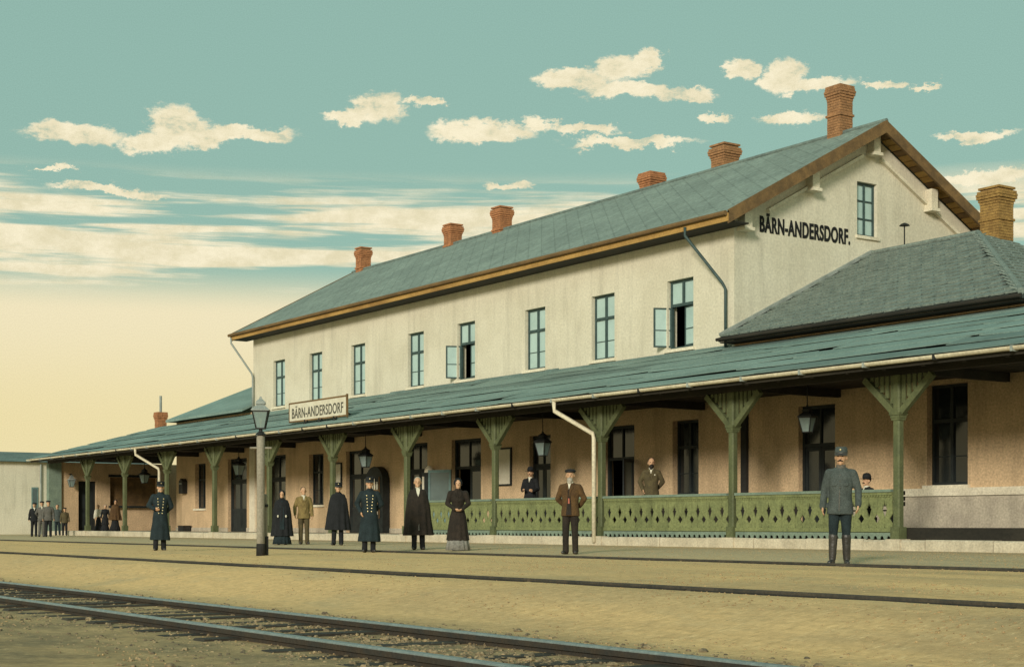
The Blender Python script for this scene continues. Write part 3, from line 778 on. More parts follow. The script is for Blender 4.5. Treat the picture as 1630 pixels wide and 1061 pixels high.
# ------------------------------------------------------------------ platform canopy
GY, GZ = 26.02, 4.24          # gutter line
TZ = 5.86                     # roof against the wall
CX0, CX1 = -86.4, -10.0
cp = thing('platform_canopy', 'long lean-to platform canopy with blue green roofing and green bracketed posts', 'canopy', (-50, CY, FZ))
cs_ = (TZ-GZ)/(WY-GY)
# boarded deck, hipped at the far end
dk = MB(); t = .05
top = [(CX1,GY+.06,GZ+.02),(CX0,GY+.06,GZ+.02),(-78.2,WY,TZ),(CX1,WY,TZ),(CX0,WY+3.0,GZ+.02),(-78.2,WY+3.0,TZ)]
dk.add(top+[(a,b,c-t) for a,b,c in top], [(0,1,2,3),(1,4,5,2),(6,9,8,7),(7,8,11,10),(0,6,7,1),(1,7,10,4),(4,10,11,5),(0,3,9,6),(3,2,8,9),(2,5,11,8)])
deck = dk.build('roof_deck', 'dark_wood', cp)
# roofing sheets laid in courses, slightly askew, upper over lower
ang_c = math.atan(cs_); slc = math.hypot(WY-GY, TZ-GZ)
oc = origin(deck)
sheet_mats = ['roofing', 'roofing', 'roofing_dark']
for k in range(7):
    x = CX1 - rnd.uniform(0, 3)
    v0 = k*.735
    xlim = CX0 + .3 + (v0/slc)*8.0
    while x > xlim+.3:
        l = rnd.uniform(4.2, 7.5); x0 = max(x-l, xlim)
        if x0-xlim < 1.0: x0 = xlim
        sk = rnd.uniform(.10, .24)*(x-x0)/6 if k > 0 else 0     # right end rides up the slope
        va, vb = v0, min(v0+.80, slc-.02)
        w0 = .014 + .010*(k % 2) + rnd.uniform(0, .012); cur = rnd.uniform(.0, .03)
        def P(xx, v, w):
            return (xx, GY+.05+v*math.cos(ang_c)-w*math.sin(ang_c), GZ+.03+v*math.sin(ang_c)+w*math.cos(ang_c))
        n = 5; vs_ = []; fs = []
        for i in range(n+1):
            q = i/n; xx = x0+(x-x0)*q; e = sk*q + rnd.uniform(-.012,.012)
            lw = w0+.016+(cur if i in (0, n) else rnd.uniform(0,.010))
            vbt = min(vb+e, slc-.01)
            vs_ += [P(xx, va+e, lw), P(xx, va+e, lw+.024), P(xx, vbt, w0+.012), P(xx, vbt, w0-.008)]
        for i in range(n):
            a = i*4; b = a+4
            for j in range(4): fs.append((a+j, a+(j+1)%4, b+(j+1)%4, b+j))
        fs += [(0,1,2,3), (n*4+3, n*4+2, n*4+1, n*4)]
        MB().add(vs_, fs).build('roofing_sheet', rnd.choice(sheet_mats), deck)
        x = x0 - .015 if x0 > xlim else xlim-1
# hip face sheet at the far end and flashing at the wall
MB().add([(CX0-.02,GY,GZ+.06),(CX0-.02,WY+3,GZ+.06),(-78.25,WY+3,TZ+.04),(-78.25,WY,TZ+.04)], [(0,1,2,3)]).build('roofing_sheet', 'roofing', deck)
x = XR-.1
for w in (8.7, 6.2, 5.4, 8.0, 4.6):
    z = rnd.choice((.02, .10, .14))
    MB().box(x-w, x-.01, WY-.05, WY-.006, TZ-.05, TZ+z).build('flashing', 'roofing_dark', deck); x -= w
# gutter: half round, in lengths, with straps
gl = []
x = CX1; gtm = None
def gutter_len(x0, x1):
    pts = []
    for i in range(9):
        a = math.pi + math.pi*i/8; pts.append((.085*math.cos(a), .085*math.sin(a)+.02))
    for i in range(9):
        a = 2*math.pi - math.pi*i/8; pts.append((.070*math.cos(a), .070*math.sin(a)+.02))
    return MB().prism(pts, lambda u, v, t_: (t_, GY-.04+u, GZ+v), x0, x1)
while x > CX0:
    x0 = max(x-2.0, CX0)
    gutter_len(x0+.004, x-.004).build('gutter_length', 'cream_paint', cp)
    MB().box(x-.028, x+.028, GY-.14, GY+.06, GZ-.085, GZ+.035).build('gutter_strap', 'iron' if rnd.random() < .45 else 'zinc', cp)
    x = x0
# beam, wall plate, rafters, boarded gable triangle at the far end
MB().box(CX0+.3, CX1, CY-.09, CY+.09, 4.06, 4.30).build('beam', 'dark_wood', cp)
MB().box(CX0+.3, CX1, GY+.06, GY+.10, GZ-.14, GZ-.02).build('fascia', 'dark_wood', cp)
rf = MB().hexa([(-.05,0,-.14),(.05,0,-.14),(.05,WY-GY-.15,-.14+cs_*(WY-GY-.15)),(-.05,WY-GY-.15,-.14+cs_*(WY-GY-.15)),(-.05,0,0),(.05,0,0),(.05,WY-GY-.15,cs_*(WY-GY-.15)),(-.05,WY-GY-.15,cs_*(WY-GY-.15))]).mesh('rafter', 'dark_wood')
oc2 = origin(cp)
x = -78.0
while x < CX1: place('rafter', rf, cp, Vector((x, GY+.12, GZ-.045+cs_*.06))-oc2); x += 1.11
y = GY+.13; cb_ = 0
while y < WY-.15:
    MB().box(CX0+.3, CX1, y+.006, min(y+.40, WY-.01), 4.315, 4.345).build('ceiling_board', 'dark_wood', cp); y += .41
# posts with fretted brackets
PXS = [-24.04-5.555*k for k in range(11)] + [-18.5, -12.9]
for i, x in enumerate(PXS):
    a = .095
    sh = MB().prism([(-a,-a+.03),(-a+.03,-a),(a-.03,-a),(a,-a+.03),(a,a-.03),(a-.03,a),(-a+.03,a),(-a,a-.03)], lambda u, v, t_: (x+u, CY+v, t_), FZ+.02, 4.055)
    po = sh.build('post', 'green_post', cp)
    MB().box(x-.13, x+.13, CY-.13, CY+.13, 3.075, 3.145).box(x-.115, x+.115, CY-.115, CY+.115, 3.02, 3.08).box(x-.15, x+.15, CY-.15, CY+.15, 3.14, 3.20).build('capital', 'green_post', po)
    MB().box(x-.13, x+.13, CY-.13, CY+.13, FZ+.022, FZ+.30).build('post_foot', 'green_post', po)
    MB().box(x-.21, x+.21, KY-.05, CY+.22, .0, FZ+.018).build('base_stone', 'stone', po)
    MB().box(x-.07, x+.07, CY+.092, WY-.01, 4.10, 4.31).build('tie_beam', 'dark_wood', po)
    for s in (-1, 1):
        MB().bar((x+s*.10, CY, 3.20), (x+s*1.0, CY, 4.02), .13, .15).build('brace', 'green_post', po)
        # fretted infill: boards of rising length with gaps
        fi = MB()
        for q in range(5):
            u0 = .12+q*.155; zb = 3.30+u0*.9
            fi.box(x+s*u0, x+s*(u0+.10), CY-.02, CY+.02, zb, 4.055)
        fi.build('bracket_infill', 'green_post', po)
# rain pipes of the canopy
for x in (-35.35, -69.0):
    px_ = x+.13
    MB().tube([(px_-.75, GY-.04, GZ-.05), (px_-.75, GY-.02, GZ-.32), (px_-.05, CY-.24, GZ-.98), (px_-.02, CY-.22, GZ-1.15), (px_-.02, CY-.22, .12)], .065, 9).build('downpipe', 'cream_paint', cp, smooth=True)

# ------------------------------------------------------------------ fretwork balustrades between the posts
# boards alternate: diamonds at one joint, tulips at the next
def board_mesh():
    w = .115
    dia = [(w-.002,0),(w-.002,.09),(w-.014,.115),(w-.002,.14),(w-.002,.205),(w-.090,.315),(w-.002,.425),(w-.002,.86)]
    tul = [(w-.002,0),(w-.002,.09),(w-.014,.115),(w-.002,.14),(w-.002,.33),(w-.080,.545),(w-.046,.57),(w-.068,.665),(w-.030,.61),(w-.002,.73),(w-.002,.86)]
    rt = [(x, z) for x, z in dia]; lt = [(-x, z) for x, z in reversed(tul)]
    poly = rt+lt
    n = len(poly); bm = bmesh.new()
    a = [bm.verts.new((x, -.014, z)) for x, z in poly]; b = [bm.verts.new((x, .014, z)) for x, z in poly]
    bm.faces.new(a[::-1]); bm.faces.new(b)
    for i in range(n): bm.faces.new((a[i], a[(i+1)%n], b[(i+1)%n], b[i]))
    bmesh.ops.recalc_face_normals(bm, faces=bm.faces)
    me = bpy.data.meshes.new('board'); bm.to_mesh(me); bm.free(); me.materials.append(M['green_paint']); return me
bme = board_mesh()
bme2 = bme.copy()
for v in bme2.vertices: v.co.x *= -1
bme2.flip_normals()
labels = ['green fretwork balustrade nearest the right edge, behind the man in grey tunic',
          'green fretwork balustrade below the bearded man in dark suit',
          'green fretwork balustrade beside the man in the brown jacket',
          'green fretwork balustrade behind the woman with clasped hands']
for i in range(4):
    xa, xb = PXS[i+1]+.15, PXS[i]-.15; xm = (xa+xb)/2; ln = xb-xa
    b = thing('balustrade', labels[i], 'balustrade', (xm, CY-.02, FZ), 0, 'balustrades between the canopy posts')
    n = int(ln/.23); n -= n % 2; pitch = ln/n
    for k in range(n):
        o = place('board', bme if k % 2 else bme2, b, (-ln/2+pitch*(k+.5), rnd.uniform(-.003,.003), .17)); o.scale = (pitch/.23, 1, 1)
    MB().box(-ln/2, ln/2, -.075, .075, 1.10, 1.165).build('hand_rail', 'green_grey', b, world=False)
    MB().box(-ln/2, ln/2, -.045, .045, 1.03, 1.098).build('upper_rail', 'green_paint', b, world=False)
    dt = MB(); x = -ln/2+.04
    while x < ln/2-.05: dt.box(x, x+.045, -.035, -.015, .985, 1.028); x += .085
    dt.build('dentil_row', 'green_paint', b, world=False)
    MB().box(-ln/2, ln/2, -.05, -.016, .18, .27).build('lower_rail', 'green_paint', b, world=False)
    sk = MB(); m_ = int(ln/.20); p_ = ln/m_
    for k in range(m_):
        x0 = -ln/2+k*p_; c_ = x0+p_/2; r_ = p_*.30
        pts = [(x0,.008),(c_-r_,.008)] + [(c_-r_*math.cos(math.pi*j/6), .008+r_*1.35*math.sin(math.pi*j/6)) for j in range(1,6)] + [(c_+r_,.008),(x0+p_,.008),(x0+p_,.165),(x0,.165)]
        sk.prism(pts, lambda u, v, t_: (u, t_, v), -.03, .0)
    sk.build('scalloped_skirting', 'green_grey', b, world=False)
# thin rail post by the woman: end of the run at the fifth column is the canopy post itself

# ------------------------------------------------------------------ open porch end and house beyond
ex = -86.0
an = thing('porch_end_building', 'tan porch end with dark doorway and serving hatch at the far left', 'building', (ex, 31.5, FZ))
fx = lambda u, z, t_: (ex-t_, u, z)
MB().wall(27.75, 37.0, FZ-.2, 4.15, [(28.75, 29.8, FZ, 3.1), (30.6, 33.4, 1.72, 3.35)], fx, .35).build('wall', 'plaster_tan', an)
MB().box(ex-.3, ex+.12, 27.02, 27.74, FZ-.2, 4.15).build('corner_pier', 'green_grey', an)
d_ = MB().box(ex-.30, ex-.24, 28.75, 29.8, FZ, 3.1).build('door', 'door_dark', an)
for z in (.45, 1.5): MB().box(ex-.237, ex-.21, 28.9, 29.65, z, z+.85).build('panel', 'door_dark', d_)
h_ = MB().box(ex-.30, ex-.24, 30.6, 33.4, 1.72, 3.35).build('hatch_shutter', 'brown_wood', an)
MB().box(ex-.05, ex+.28, 30.5, 33.5, 1.60, 1.715).build('counter', 'door_dark', an)
MB().box(ex-.1, ex+.05, 30.5, 33.5, 3.36, 3.5).build('hatch_lintel', 'door_dark', an)
MB().box(-86.2, -77.1, 36.0, 36.3, FZ, 5.9).build('back_wall', 'dark_wood', an)
# wall lamp on the porch end
nb = thing('neighbour_house', 'plain pale plaster house at the left edge beyond the canopy', 'building', (-98, 30, 0))
MB().box(-106, -93.5, 19.5, 36, -.2, 4.42).build('wall', 'plaster', nb)
nrf = MB().add([(-106.4,19.1,4.43),(-93.1,19.1,4.43),(-93.1,36.4,4.43),(-106.4,36.4,4.43),(-99.7,24,5.3),(-99.7,32,5.3)], [(0,1,4),(1,2,5,4),(2,3,5),(3,0,4,5),(0,3,2,1)]).build('roof', 'slate', nb)
nw = MB().box(-93.5, -93.46, 28.35, 28.75, 1.4, 2.9).build('window', 'teal_paint', nb)
MB().box(-93.457, -93.45, 28.42, 28.68, 1.5, 2.8).build('pane', 'glass_mid', nw)
MB().tube([(-93.42, 28.9, 4.3), (-93.42, 28.9, .05)], .05, 7).build('downpipe', 'zinc', nb)

# ------------------------------------------------------------------ station name board on the canopy
sx0, sx1, sy = -54.75, -50.05, 26.75
sg = thing('station_sign', 'white station name board standing on the canopy roof edge', 'sign', ((sx0+sx1)/2, sy, 4.48))
zb = 4.68
MB().box(sx0, sx1, sy-.02, sy+.02, zb, zb+.66).build('board', 'paper', sg)
MB().box(sx0-.05, sx1+.05, sy-.035, sy+.035, zb+.663, zb+.72).box(sx0-.05, sx1+.05, sy-.035, sy+.035, zb-.06, zb-.003).box(sx0-.05, sx0-.003, sy-.034, sy+.034, zb-.003, zb+.663).box(sx1+.003, sx1+.06, sy-.036, sy+.036, zb-.10, zb+.76).build('frame', 'brown_wood', sg)
tm2 = text_mesh('sign_lettering', 'BÄRN-ANDERSDORF', .40, 4.25, 'grey_ink', .01, .012)
place('sign_lettering', tm2, sg, Vector((sx0+.22, sy-.026, zb+.10))-origin(sg), (R(90), 0, 0))
for x in (-53.4, -52.2, -51.0):
    MB().bar((x, sy+.04, zb+.4), (x, sy+.75, zb+.03), .05, .05).bar((x-.28, sy-.06, zb-.30), (x+.28, sy-.06, zb-.06), .05, .05).bar((x, sy-.03, zb-.28), (x, sy-.03, zb), .06, .06).build('strut', 'iron', sg)

# ------------------------------------------------------------------ lanterns
def lantern(root, z, s, hang=None):
    """four-sided tapering lantern, wide at the top, sitting at height z above the thing's base"""
    a, b = .13*s, .235*s; h = .52*s
    pr = [(-a,-a,z),(a,-a,z),(a,a,z),(-a,a,z)]; tr = [(-b,-b,z+h),(b,-b,z+h),(b,b,z+h),(-b,b,z+h)]
    fr = MB()
    for p, q in zip(pr, tr): fr.bar(p, q, .028*s, .028*s)
    for r_ in (pr, tr):
        for i in range(4): fr.bar(r_[i], r_[(i+1)%4], .034*s, .034*s)
    ho = fr.build('lantern_frame', 'iron', root, world=False)
    k = .985
    for i in range(4):
        MB().add([Vector(v)*1 for v in ((pr[i][0]*k,pr[i][1]*k,z+.01),(pr[(i+1)%4][0]*k,pr[(i+1)%4][1]*k,z+.01),(tr[(i+1)%4][0]*k,tr[(i+1)%4][1]*k,z+h-.01),(tr[i][0]*k,tr[i][1]*k,z+h-.01))], [(0,1,2,3)]).build('pane', 'lantern_glass', root, world=False)
    rf_ = MB(); q = math.sqrt(2)
    def sq(zz, r_): return [(-r_,-r_,zz),(r_,-r_,zz),(r_,r_,zz),(-r_,r_,zz)]
    lv = [sq(z+h+.015*s, b*1.16), sq(z+h+.05*s, b*1.14), sq(z+h+.20*s, b*.45), sq(z+h+.215*s, b*.62), sq(z+h+.30*s, b*.55), sq(z+h+.38*s, b*.18), sq(z+h+.45*s, b*.10)]
    vs_ = [p for l in lv for p in l]; fs = [(3,2,1,0)]
    for i in range(len(lv)-1):
        for j in range(4): fs.append((i*4+j, i*4+(j+1)%4, (i+1)*4+(j+1)%4, (i+1)*4+j))
    fs.append(tuple((len(lv)-1)*4+j for j in range(4)))
    rf_.add(vs_, fs).build('lantern_roof', 'zinc' if hang is None else 'iron', root, world=False)
    MB().tube([(0,0,z), (0,0,z+.16*s)], .02*s, 6).ell((0,0,z+.24*s), (.05*s,.05*s,.09*s), 8, 6).build('burner', 'linen', root, world=False)
    if hang: MB().tube([(0,0,z+h+.44*s), (0,0,hang)], .016, 6).tube([(-.25,0,hang-.03),(.25,0,hang-.03)], .02, 6).build('hanging_rod', 'iron', root, world=False)
    return root
LH = [(1285, 28.6, 'black hanging lantern nearest the right edge, above the man in grey tunic', 3.02, .72),
      (864, 28.6, 'black hanging lantern under the canopy above the man in the brown jacket', 2.85, .8),
      (582, 28.6, 'black hanging lantern under the canopy above the double breasted officer by the arched cabinet', 2.85, .8),
      (380, 28.6, 'black hanging lantern under the canopy just left of the lamp post', 2.85, .85),
      (230, 28.6, 'small black hanging lantern under the far canopy above the lone officer at left', 2.75, .8)]
for px, y, lab, z, s in LH:
    t = (px-PX)/F; x = y*(SV*t-CV)/(SV+CV*t)
    o = thing('hanging_lantern', lab, 'lantern', (x, y, FZ), R(20), 'lanterns hanging under the canopy')
    lantern(o, z-FZ, s, hang=4.31-FZ)
wlp = thing('wall_lantern', 'small dark lantern on a bracket on the porch end wall at far left', 'lantern', (ex+.45, 28.2, 2.75))
lantern(wlp, .0, .72)
MB().bar((-.45,0,.72), (0,0,.72), .05, .05).bar((-.44,0,.3), (-.05,0,.70), .03, .03).build('bracket', 'iron', wlp, world=False)

# lamp post on the gravel
lp = at(415, 31.6); lpo = thing('lamp_post', 'grey wooden lamp post with blue glass lantern standing by the sunken rail', 'lamp post', (lp.x, lp.y, gz(lp.y)), R(60))
MB().loft([(-.1,0,0,.088,.088,0),(.5,0,0,.082,.082,0),(1.6,0,0,.082,.082,0),(2.44,0,0,.085,.085,0),(2.48,0,0,.06,.06,0)], 12).build('pole', 'post_wood', lpo, world=False, smooth=True)
MB().loft([(-.05,0,0,.094,.094,0),(.22,0,0,.090,.090,0),(.25,0,0,.085,.085,0)], 12).build('tarred_foot', 'tar', lpo, world=False, smooth=True)
MB().tube([(-.22,0,2.22), (.22,0,2.22)], .022, 6).build('ladder_bar', 'post_wood', lpo, world=False)
MB().loft([(2.485,0,0,.12,.12,0),(2.53,0,0,.08,.08,0),(2.56,0,0,.04,.04,0),(2.63,0,0,.035,.035,0)], 10).build('neck', 'iron', lpo, world=False)
lantern(lpo, 2.62, .68)
sp = at(422.5, 31.75); spo = thing('marker_post', 'thin pale post with a collar close beside the lamp post', 'post', (sp.x, sp.y, gz(sp.y)))
MB().loft([(-.05,0,0,.048,.048,0),(.9,0,0,.045,.045,0),(1.24,0,0,.04,.04,0),(1.27,0,0,.02,.02,0)], 8).build('pole', 'post_wood', spo, world=False)
MB().loft([(1.0,0,0,.062,.062,0),(1.06,0,0,.062,.062,0)], 8).build('collar', 'iron', spo, world=False)
MB().box(.052,.085,-.03,.03,-.05,.4).build('stay', 'tar', spo, world=False)

# ------------------------------------------------------------------ boards and cabinets on the wall
def notice(xc, zc, w, h, lab):
    o = thing('notice_board', lab, 'notice board', (xc, WY-.02, zc-h/2), 0, 'notice boards on the platform wall')
    MB().box(-w/2,w/2,-.03,.0,0,h).build('sheet', 'paper', o, world=False)
    f = .06
    MB().box(-w/2-f,-w/2,-.05,.004,-f,h+f).box(w/2,w/2+f,-.05,.004,-f,h+f).box(-w/2,w/2,-.05,.004,-f,-.002).box(-w/2,w/2,-.05,.004,h+.002,h+f).build('frame', 'door_dark', o, world=False)
notice(-46.0, 2.72, .95, 1.25, 'white notice sheet in dark frame on the wall beside the bearded man in hat')
notice(-58.85, 2.75, .8, .95, 'small white notice in dark frame on the wall above the caped man in cap')
# arched display cabinet
xc = -55.0
cb = thing('display_cabinet', 'tall dark arched cabinet with white bottles behind the double breasted officer', 'cabinet', (xc, WY-.3, FZ))
pts = [(-.72,0),(.72,0),(.72,2.1)] + [(.72*math.cos(math.pi*i/10), 2.1+.62*math.sin(math.pi*i/10)) for i in range(1,10)] + [(-.72,2.1)]
MB().prism(pts, lambda u, v, t_: (u, t_, v), -.05, .27).build('case', 'door_dark', cb, world=False)
MB().box(-.56,.45,-.10,-.052,1.18,1.23).box(-.56,.45,-.10,-.052,1.72,1.77).box(-.60,-.562,-.09,-.052,.6,2.3).box(.452,.49,-.09,-.052,.6,2.3).build('shelf', 'brown_wood', cb, world=False)
for z, hh, col in ((1.235, .42, 'paper'), (1.775, .34, 'paper'), (.75, .36, 'plaster_grey')):
    for k in range(5):
        x = -.48+k*.2
        MB().loft([(z,x,-.085,.055,.03,0),(z+hh*.6,x,-.085,.055,.03,0),(z+hh*.75,x,-.085,.025,.02,0),(z+hh*rnd.uniform(.9,1.1),x,-.085,.025,.02,0)], 8).build('bottle', col if k % 3 else 'plaster_white', cb, world=False)
MB().loft([(1.95,.0,-.085,.13,.03,0),(2.2,.0,-.085,.13,.03,0),(2.26,0,-.085,.04,.03,0)], 10).build('clock_dial', 'paper', cb, world=False)
# slot machine by the open door
mc = thing('slot_machine', 'narrow dark machine with white top on the wall left of the open door', 'machine', (-50.75, WY-.28, FZ))
MB().box(-.22,.22,-.2,.24,0,2.35).build('case', 'door_dark', mc, world=False)
MB().box(-.27,.27,-.24,.26,.0,.12).build('foot', 'iron', mc, world=False)
MB().loft([(2.352,0,0,.20,.2,0),(2.5,0,0,.17,.17,0),(2.62,0,0,.06,.06,0)], 10).build('top', 'plaster_white', mc, world=False)
MB().box(-.16,-.04,-.225,-.203,1.3,2.2).build('face_plate', 'paper', mc, world=False)
# letter box and boot scraper on the far wall
lb = thing('letter_box', 'small dark letter box on the tan wall behind the lone officer', 'letter box', (-75.75, WY-.16, 2.25))
MB().prism([(-.25,0),(.25,0),(.25,.62),(.0,.78),(-.25,.62)], lambda u, v, t_: (u, t_, v), -.12, .15).build('case', 'iron', lb, world=False)
MB().box(-.16,.16,-.14,-.122,.48,.54).build('slot', 'zinc', lb, world=False)
bs = thing('crate', 'low dark box on the platform floor against the far tan wall', 'box', (-75.2, WY-.3, FZ))
MB().box(-.35,.35,-.2,.2,.0,.26).build('case', 'tar', bs, world=False)
MB().box(-.38,.38,-.22,.22,.262,.30).build('lid', 'dark_wood', bs, world=False)

# ------------------------------------------------------------------ people
def remeshed(mb, voxel, material, wr=0.0, wf=9.0, smooth=2, seed=0.0):
    me = mb.mesh('tmp'); o = bpy.data.objects.new('tmp', me); C.objects.link(o)
    md = o.modifiers.new('r', 'REMESH'); md.mode = 'VOXEL'; md.voxel_size = voxel; md.use_smooth_shade = True
    dg = bpy.context.evaluated_depsgraph_get(); m2 = bpy.data.meshes.new_from_object(o.evaluated_get(dg))
    bpy.data.objects.remove(o); bpy.data.meshes.remove(me)
    bm = bmesh.new(); bm.from_mesh(m2)
    for _ in range(smooth): bmesh.ops.smooth_vert(bm, verts=bm.verts, factor=.5, use_axis_x=True, use_axis_y=True, use_axis_z=True)
    if wr:
        bm.normal_update()
        for v in bm.verts:
            c = v.co; q = mnoise.noise(Vector((c.x*wf+seed, c.y*wf, c.z*wf*.6))) + .5*mnoise.noise(Vector((c.x*wf*2.3, c.y*wf*2.3+seed, c.z*wf*1.6)))
            v.co = c + v.normal*(wr*q)
    bm.to_mesh(m2); bm.free()
    for p in m2.polygons: p.use_smooth = True
    m2.materials.clear(); m2.materials.append(M[material]); return m2

ARMS = {
 'down': ((.245,.03,1.15), (.262,-.03,.90), (.262,-.06,.80)),
 'back': ((.285,.07,1.17), (.16,.19,1.02), (.06,.21,.98)),
 'clasp': ((.265,.0,1.17), (.10,-.21,1.03), (.01,-.235,.99)),
 'pocket': ((.30,.06,1.17), (.215,-.06,.98), (.19,-.09,.89)),
 'waist': ((.30,.03,1.18), (.17,-.17,1.10), (.10,-.20,1.08)),
 'in': ((.20,.03,1.16), (.13,-.07,1.02), (.08,-.10,.98)),
 'bent': ((.262,.055,1.17), (.275,-.055,.93), (.270,-.10,.83)),
 'book': ((.25,.0,1.16), (.17,-.24,1.10), (.13,-.31,1.12)),
}
def hand(mb, w, tip, side):
    w = Vector(w); tip = Vector(tip); d = (tip-w).normalized()
    lat = d.cross(Vector((side, 0, 0)));
    if lat.length < .2: lat = d.cross(Vector((0, 0, 1)))
    lat.normalize()
    pal = w+d*.075
    for q in (-.026, -.009, .009, .026): mb.caps(w+lat*q*.6, pal+lat*q, .020, .017, 6)
    nrm = d.cross(lat).normalized()
    sg = 1 if nrm.dot(Vector((-side, -.4, 0))) > 0 else -1
    for q, l in ((-.033, .062), (-.011, .075), (.012, .072), (.034, .055)):
        a = pal+lat*q; b = a+d*(l*.55)+nrm*(.006*sg); c = b+d*(l*.45)+nrm*(.022*sg)
        mb.caps(a, b, .0105, .010, 6); mb.caps(b, c, .010, .008, 6)
    a = w+d*.03-lat*.030; b = a+d*.035-lat*.020+nrm*(.012*sg); mb.caps(a, b, .013, .011, 6); mb.caps(b, b+d*.028, .011, .008, 6)

def person(label, pos, h, cloth, hat=None, arms=('down','down'), turn=0.0, hairc='hair_dark', moust=None, beard=False, female=False, detail=1.0,
           group='people on the platform', lower=None, sit=False, extra=(), look=None):
    th = math.atan2(-pos.x, pos.y) + turn
    o = thing('person', label, 'person', pos, th, group); s = h/1.75; o.scale = (s, s, s)
    o.rotation_euler[0] = rnd.uniform(-.025, .015); o.rotation_euler[1] = rnd.uniform(-.022, .022)
    vx = .0095/detail; cv = .013/detail; sd = rnd.uniform(0, 50)
    P = lambda mb, name, m_, smooth=False: mb.build(name, m_, o, world=False, smooth=smooth)
    st_ = rnd.uniform(-.05, .05); look = rnd.uniform(-.22, .22) if look is None else look                      # a little difference in the stance
    lx = .095; yf = (-.03+st_, .035-st_)
    # ---- body
    b = MB()
    b.ell((0,-.005,1.655), (.076,.094,.098), 16, 12).ell((0,-.030,1.585), (.056,.062,.062), 12, 8)
    b.caps((0,-.095,1.645), (0,-.112,1.612), .010, .016, 8)              # nose
    b.ell((0,-.078,1.668), (.050,.020,.012), 10, 6)                      # brow
    b.ell((0,-.088,1.573), (.024,.012,.008), 8, 6).ell((0,-.078,1.545), (.026,.022,.020), 8, 6)
    for q in (-1, 1): b.ell((q*.078,.005,1.63), (.012,.022,.032), 8, 6)
    b.caps((0,.012,1.42), (0,-.002,1.56), .060, .055)
    b.ell((0,.005,1.30), (.155,.10,.17)).ell((0,0,1.08), (.14,.095,.14)).ell((0,.005,.95), (.155,.105,.11))
    b.caps((-.12,.01,1.39), (.12,.01,1.39), .05, .05)
    for i, q in enumerate((-1, 1)):
        e, w, t = [Vector((q*v[0], v[1], v[2])) for v in ARMS[arms[i]]]
        b.caps((q*.165,.01,1.385), e, .045, .038).caps(e, w, .038, .027); hand(b, w, t, q)
        if not sit:
            k = Vector((q*lx*1.02, -.015+yf[i]*.5, .49)); a = Vector((q*lx*1.1, .015+yf[i], .08))
            b.caps((q*.085,0,.90), k, .078, .055).caps(k, a, .052, .038).caps(a+Vector((0,.02,-.02)), a+Vector((0,-.08,-.035)), .028, .022)
    o_b = place('body', remeshed(b, vx, 'skin', smooth=1), o)
    # ---- eyes, hair, moustache
    for q in (-1, 1): P(MB().ell((q*.030,-.089,1.650), (.0125,.008,.0085), 8, 6), 'eye', 'eye')
    hr = MB()
    if female: hr.ell((0,.022,1.672), (.090,.098,.098), 14, 10).ell((0,.085,1.70), (.05,.05,.05), 10, 8)
    else: hr.ell((0,.020,1.675), (.082,.089,.090), 14, 10)
    P(hr, 'hair', hairc, True)
    if moust: P(MB().caps((-.034,-.095,1.583), (0,-.108,1.592), .006, .011, 7).caps((.034,-.095,1.583), (0,-.108,1.592), .006, .011, 7), 'moustache', moust, True)
    if beard: P(MB().ell((0,-.062,1.55), (.056,.050,.058), 12, 8).ell((0,-.075,1.51), (.036,.034,.045), 10, 8), 'beard', moust or hairc, True)
    # ---- hats
    if hat in ('kepi', 'officer'):
        top = .094 if hat == 'officer' else .080
        hm = 'cloth_grey' if hat == 'kepi' else 'cloth_black'
        c_ = MB().loft([(1.680,0,.0,.089,.103,0),(1.725,0,.003,.088,.101,0),(1.772,0,.006,top,top+.012,0),(1.782,0,.006,top*.8,top*.86,0)], 20)
        hb = P(c_, 'cap', hm, True)
        P(MB().loft([(1.678,0,0,.0905,.1045,0),(1.700,0,.001,.0905,.1045,0)], 20), 'cap_band', 'leather' if hat == 'kepi' else 'cloth_navy')
        vz = MB(); vs_ = []
        for i in range(9):
            a = math.pi + math.pi*i/8; vs_ += [(.088*math.cos(a), .10*math.sin(a), 1.690), (.088*math.cos(a), .10*math.sin(a)-.050*math.sin(math.pi*i/8), 1.668-.006*math.sin(math.pi*i/8))]
        n = len(vs_); vs_ += [(x, y, z-.007) for x, y, z in vs_]
        fs = []
        for i in range(8):
            a = 2*i; fs += [(a,a+1,a+3,a+2), (n+a,n+a+2,n+a+3,n+a+1), (a+1,n+a+1,n+a+3,a+3)]
        P(vz.add(vs_, fs), 'peak', 'leather')
        P(MB().ell((0,-.103,1.738), (.014,.006,.014), 8, 6), 'badge', 'brass')
    elif hat == 'flat':
        P(MB().ell((0,.004,1.722), (.108,.124,.040), 18, 8).loft([(1.690,0,0,.088,.102,0),(1.715,0,0,.092,.106,0)], 18), 'cap', 'cloth_black', True)
        P(MB().ell((0,-.105,1.700), (.066,.042,.010), 12, 6), 'peak', 'leather', True)
    elif hat == 'bowler':
        P(MB().loft([(1.686,0,0,.090,.104,0),(1.74,0,0,.090,.104,0),(1.785,0,0,.078,.090,0),(1.812,0,0,.045,.055,0),(1.818,0,0,.01,.012,0)], 20).loft([(1.690,0,0,.150,.165,.02),(1.682,0,0,.146,.161,.02),(1.680,0,0,.085,.10,0),(1.694,0,0,.085,.10,0)], 20, 2), 'hat', 'cloth_black', True)
    elif hat == 'scarf':
        P(MB().ell((0,.016,1.662), (.098,.106,.108), 16, 10), 'head_scarf', 'cloth_black', True)
    # ---- lower body
    low = lower or ('skirt' if female else 'trousers')
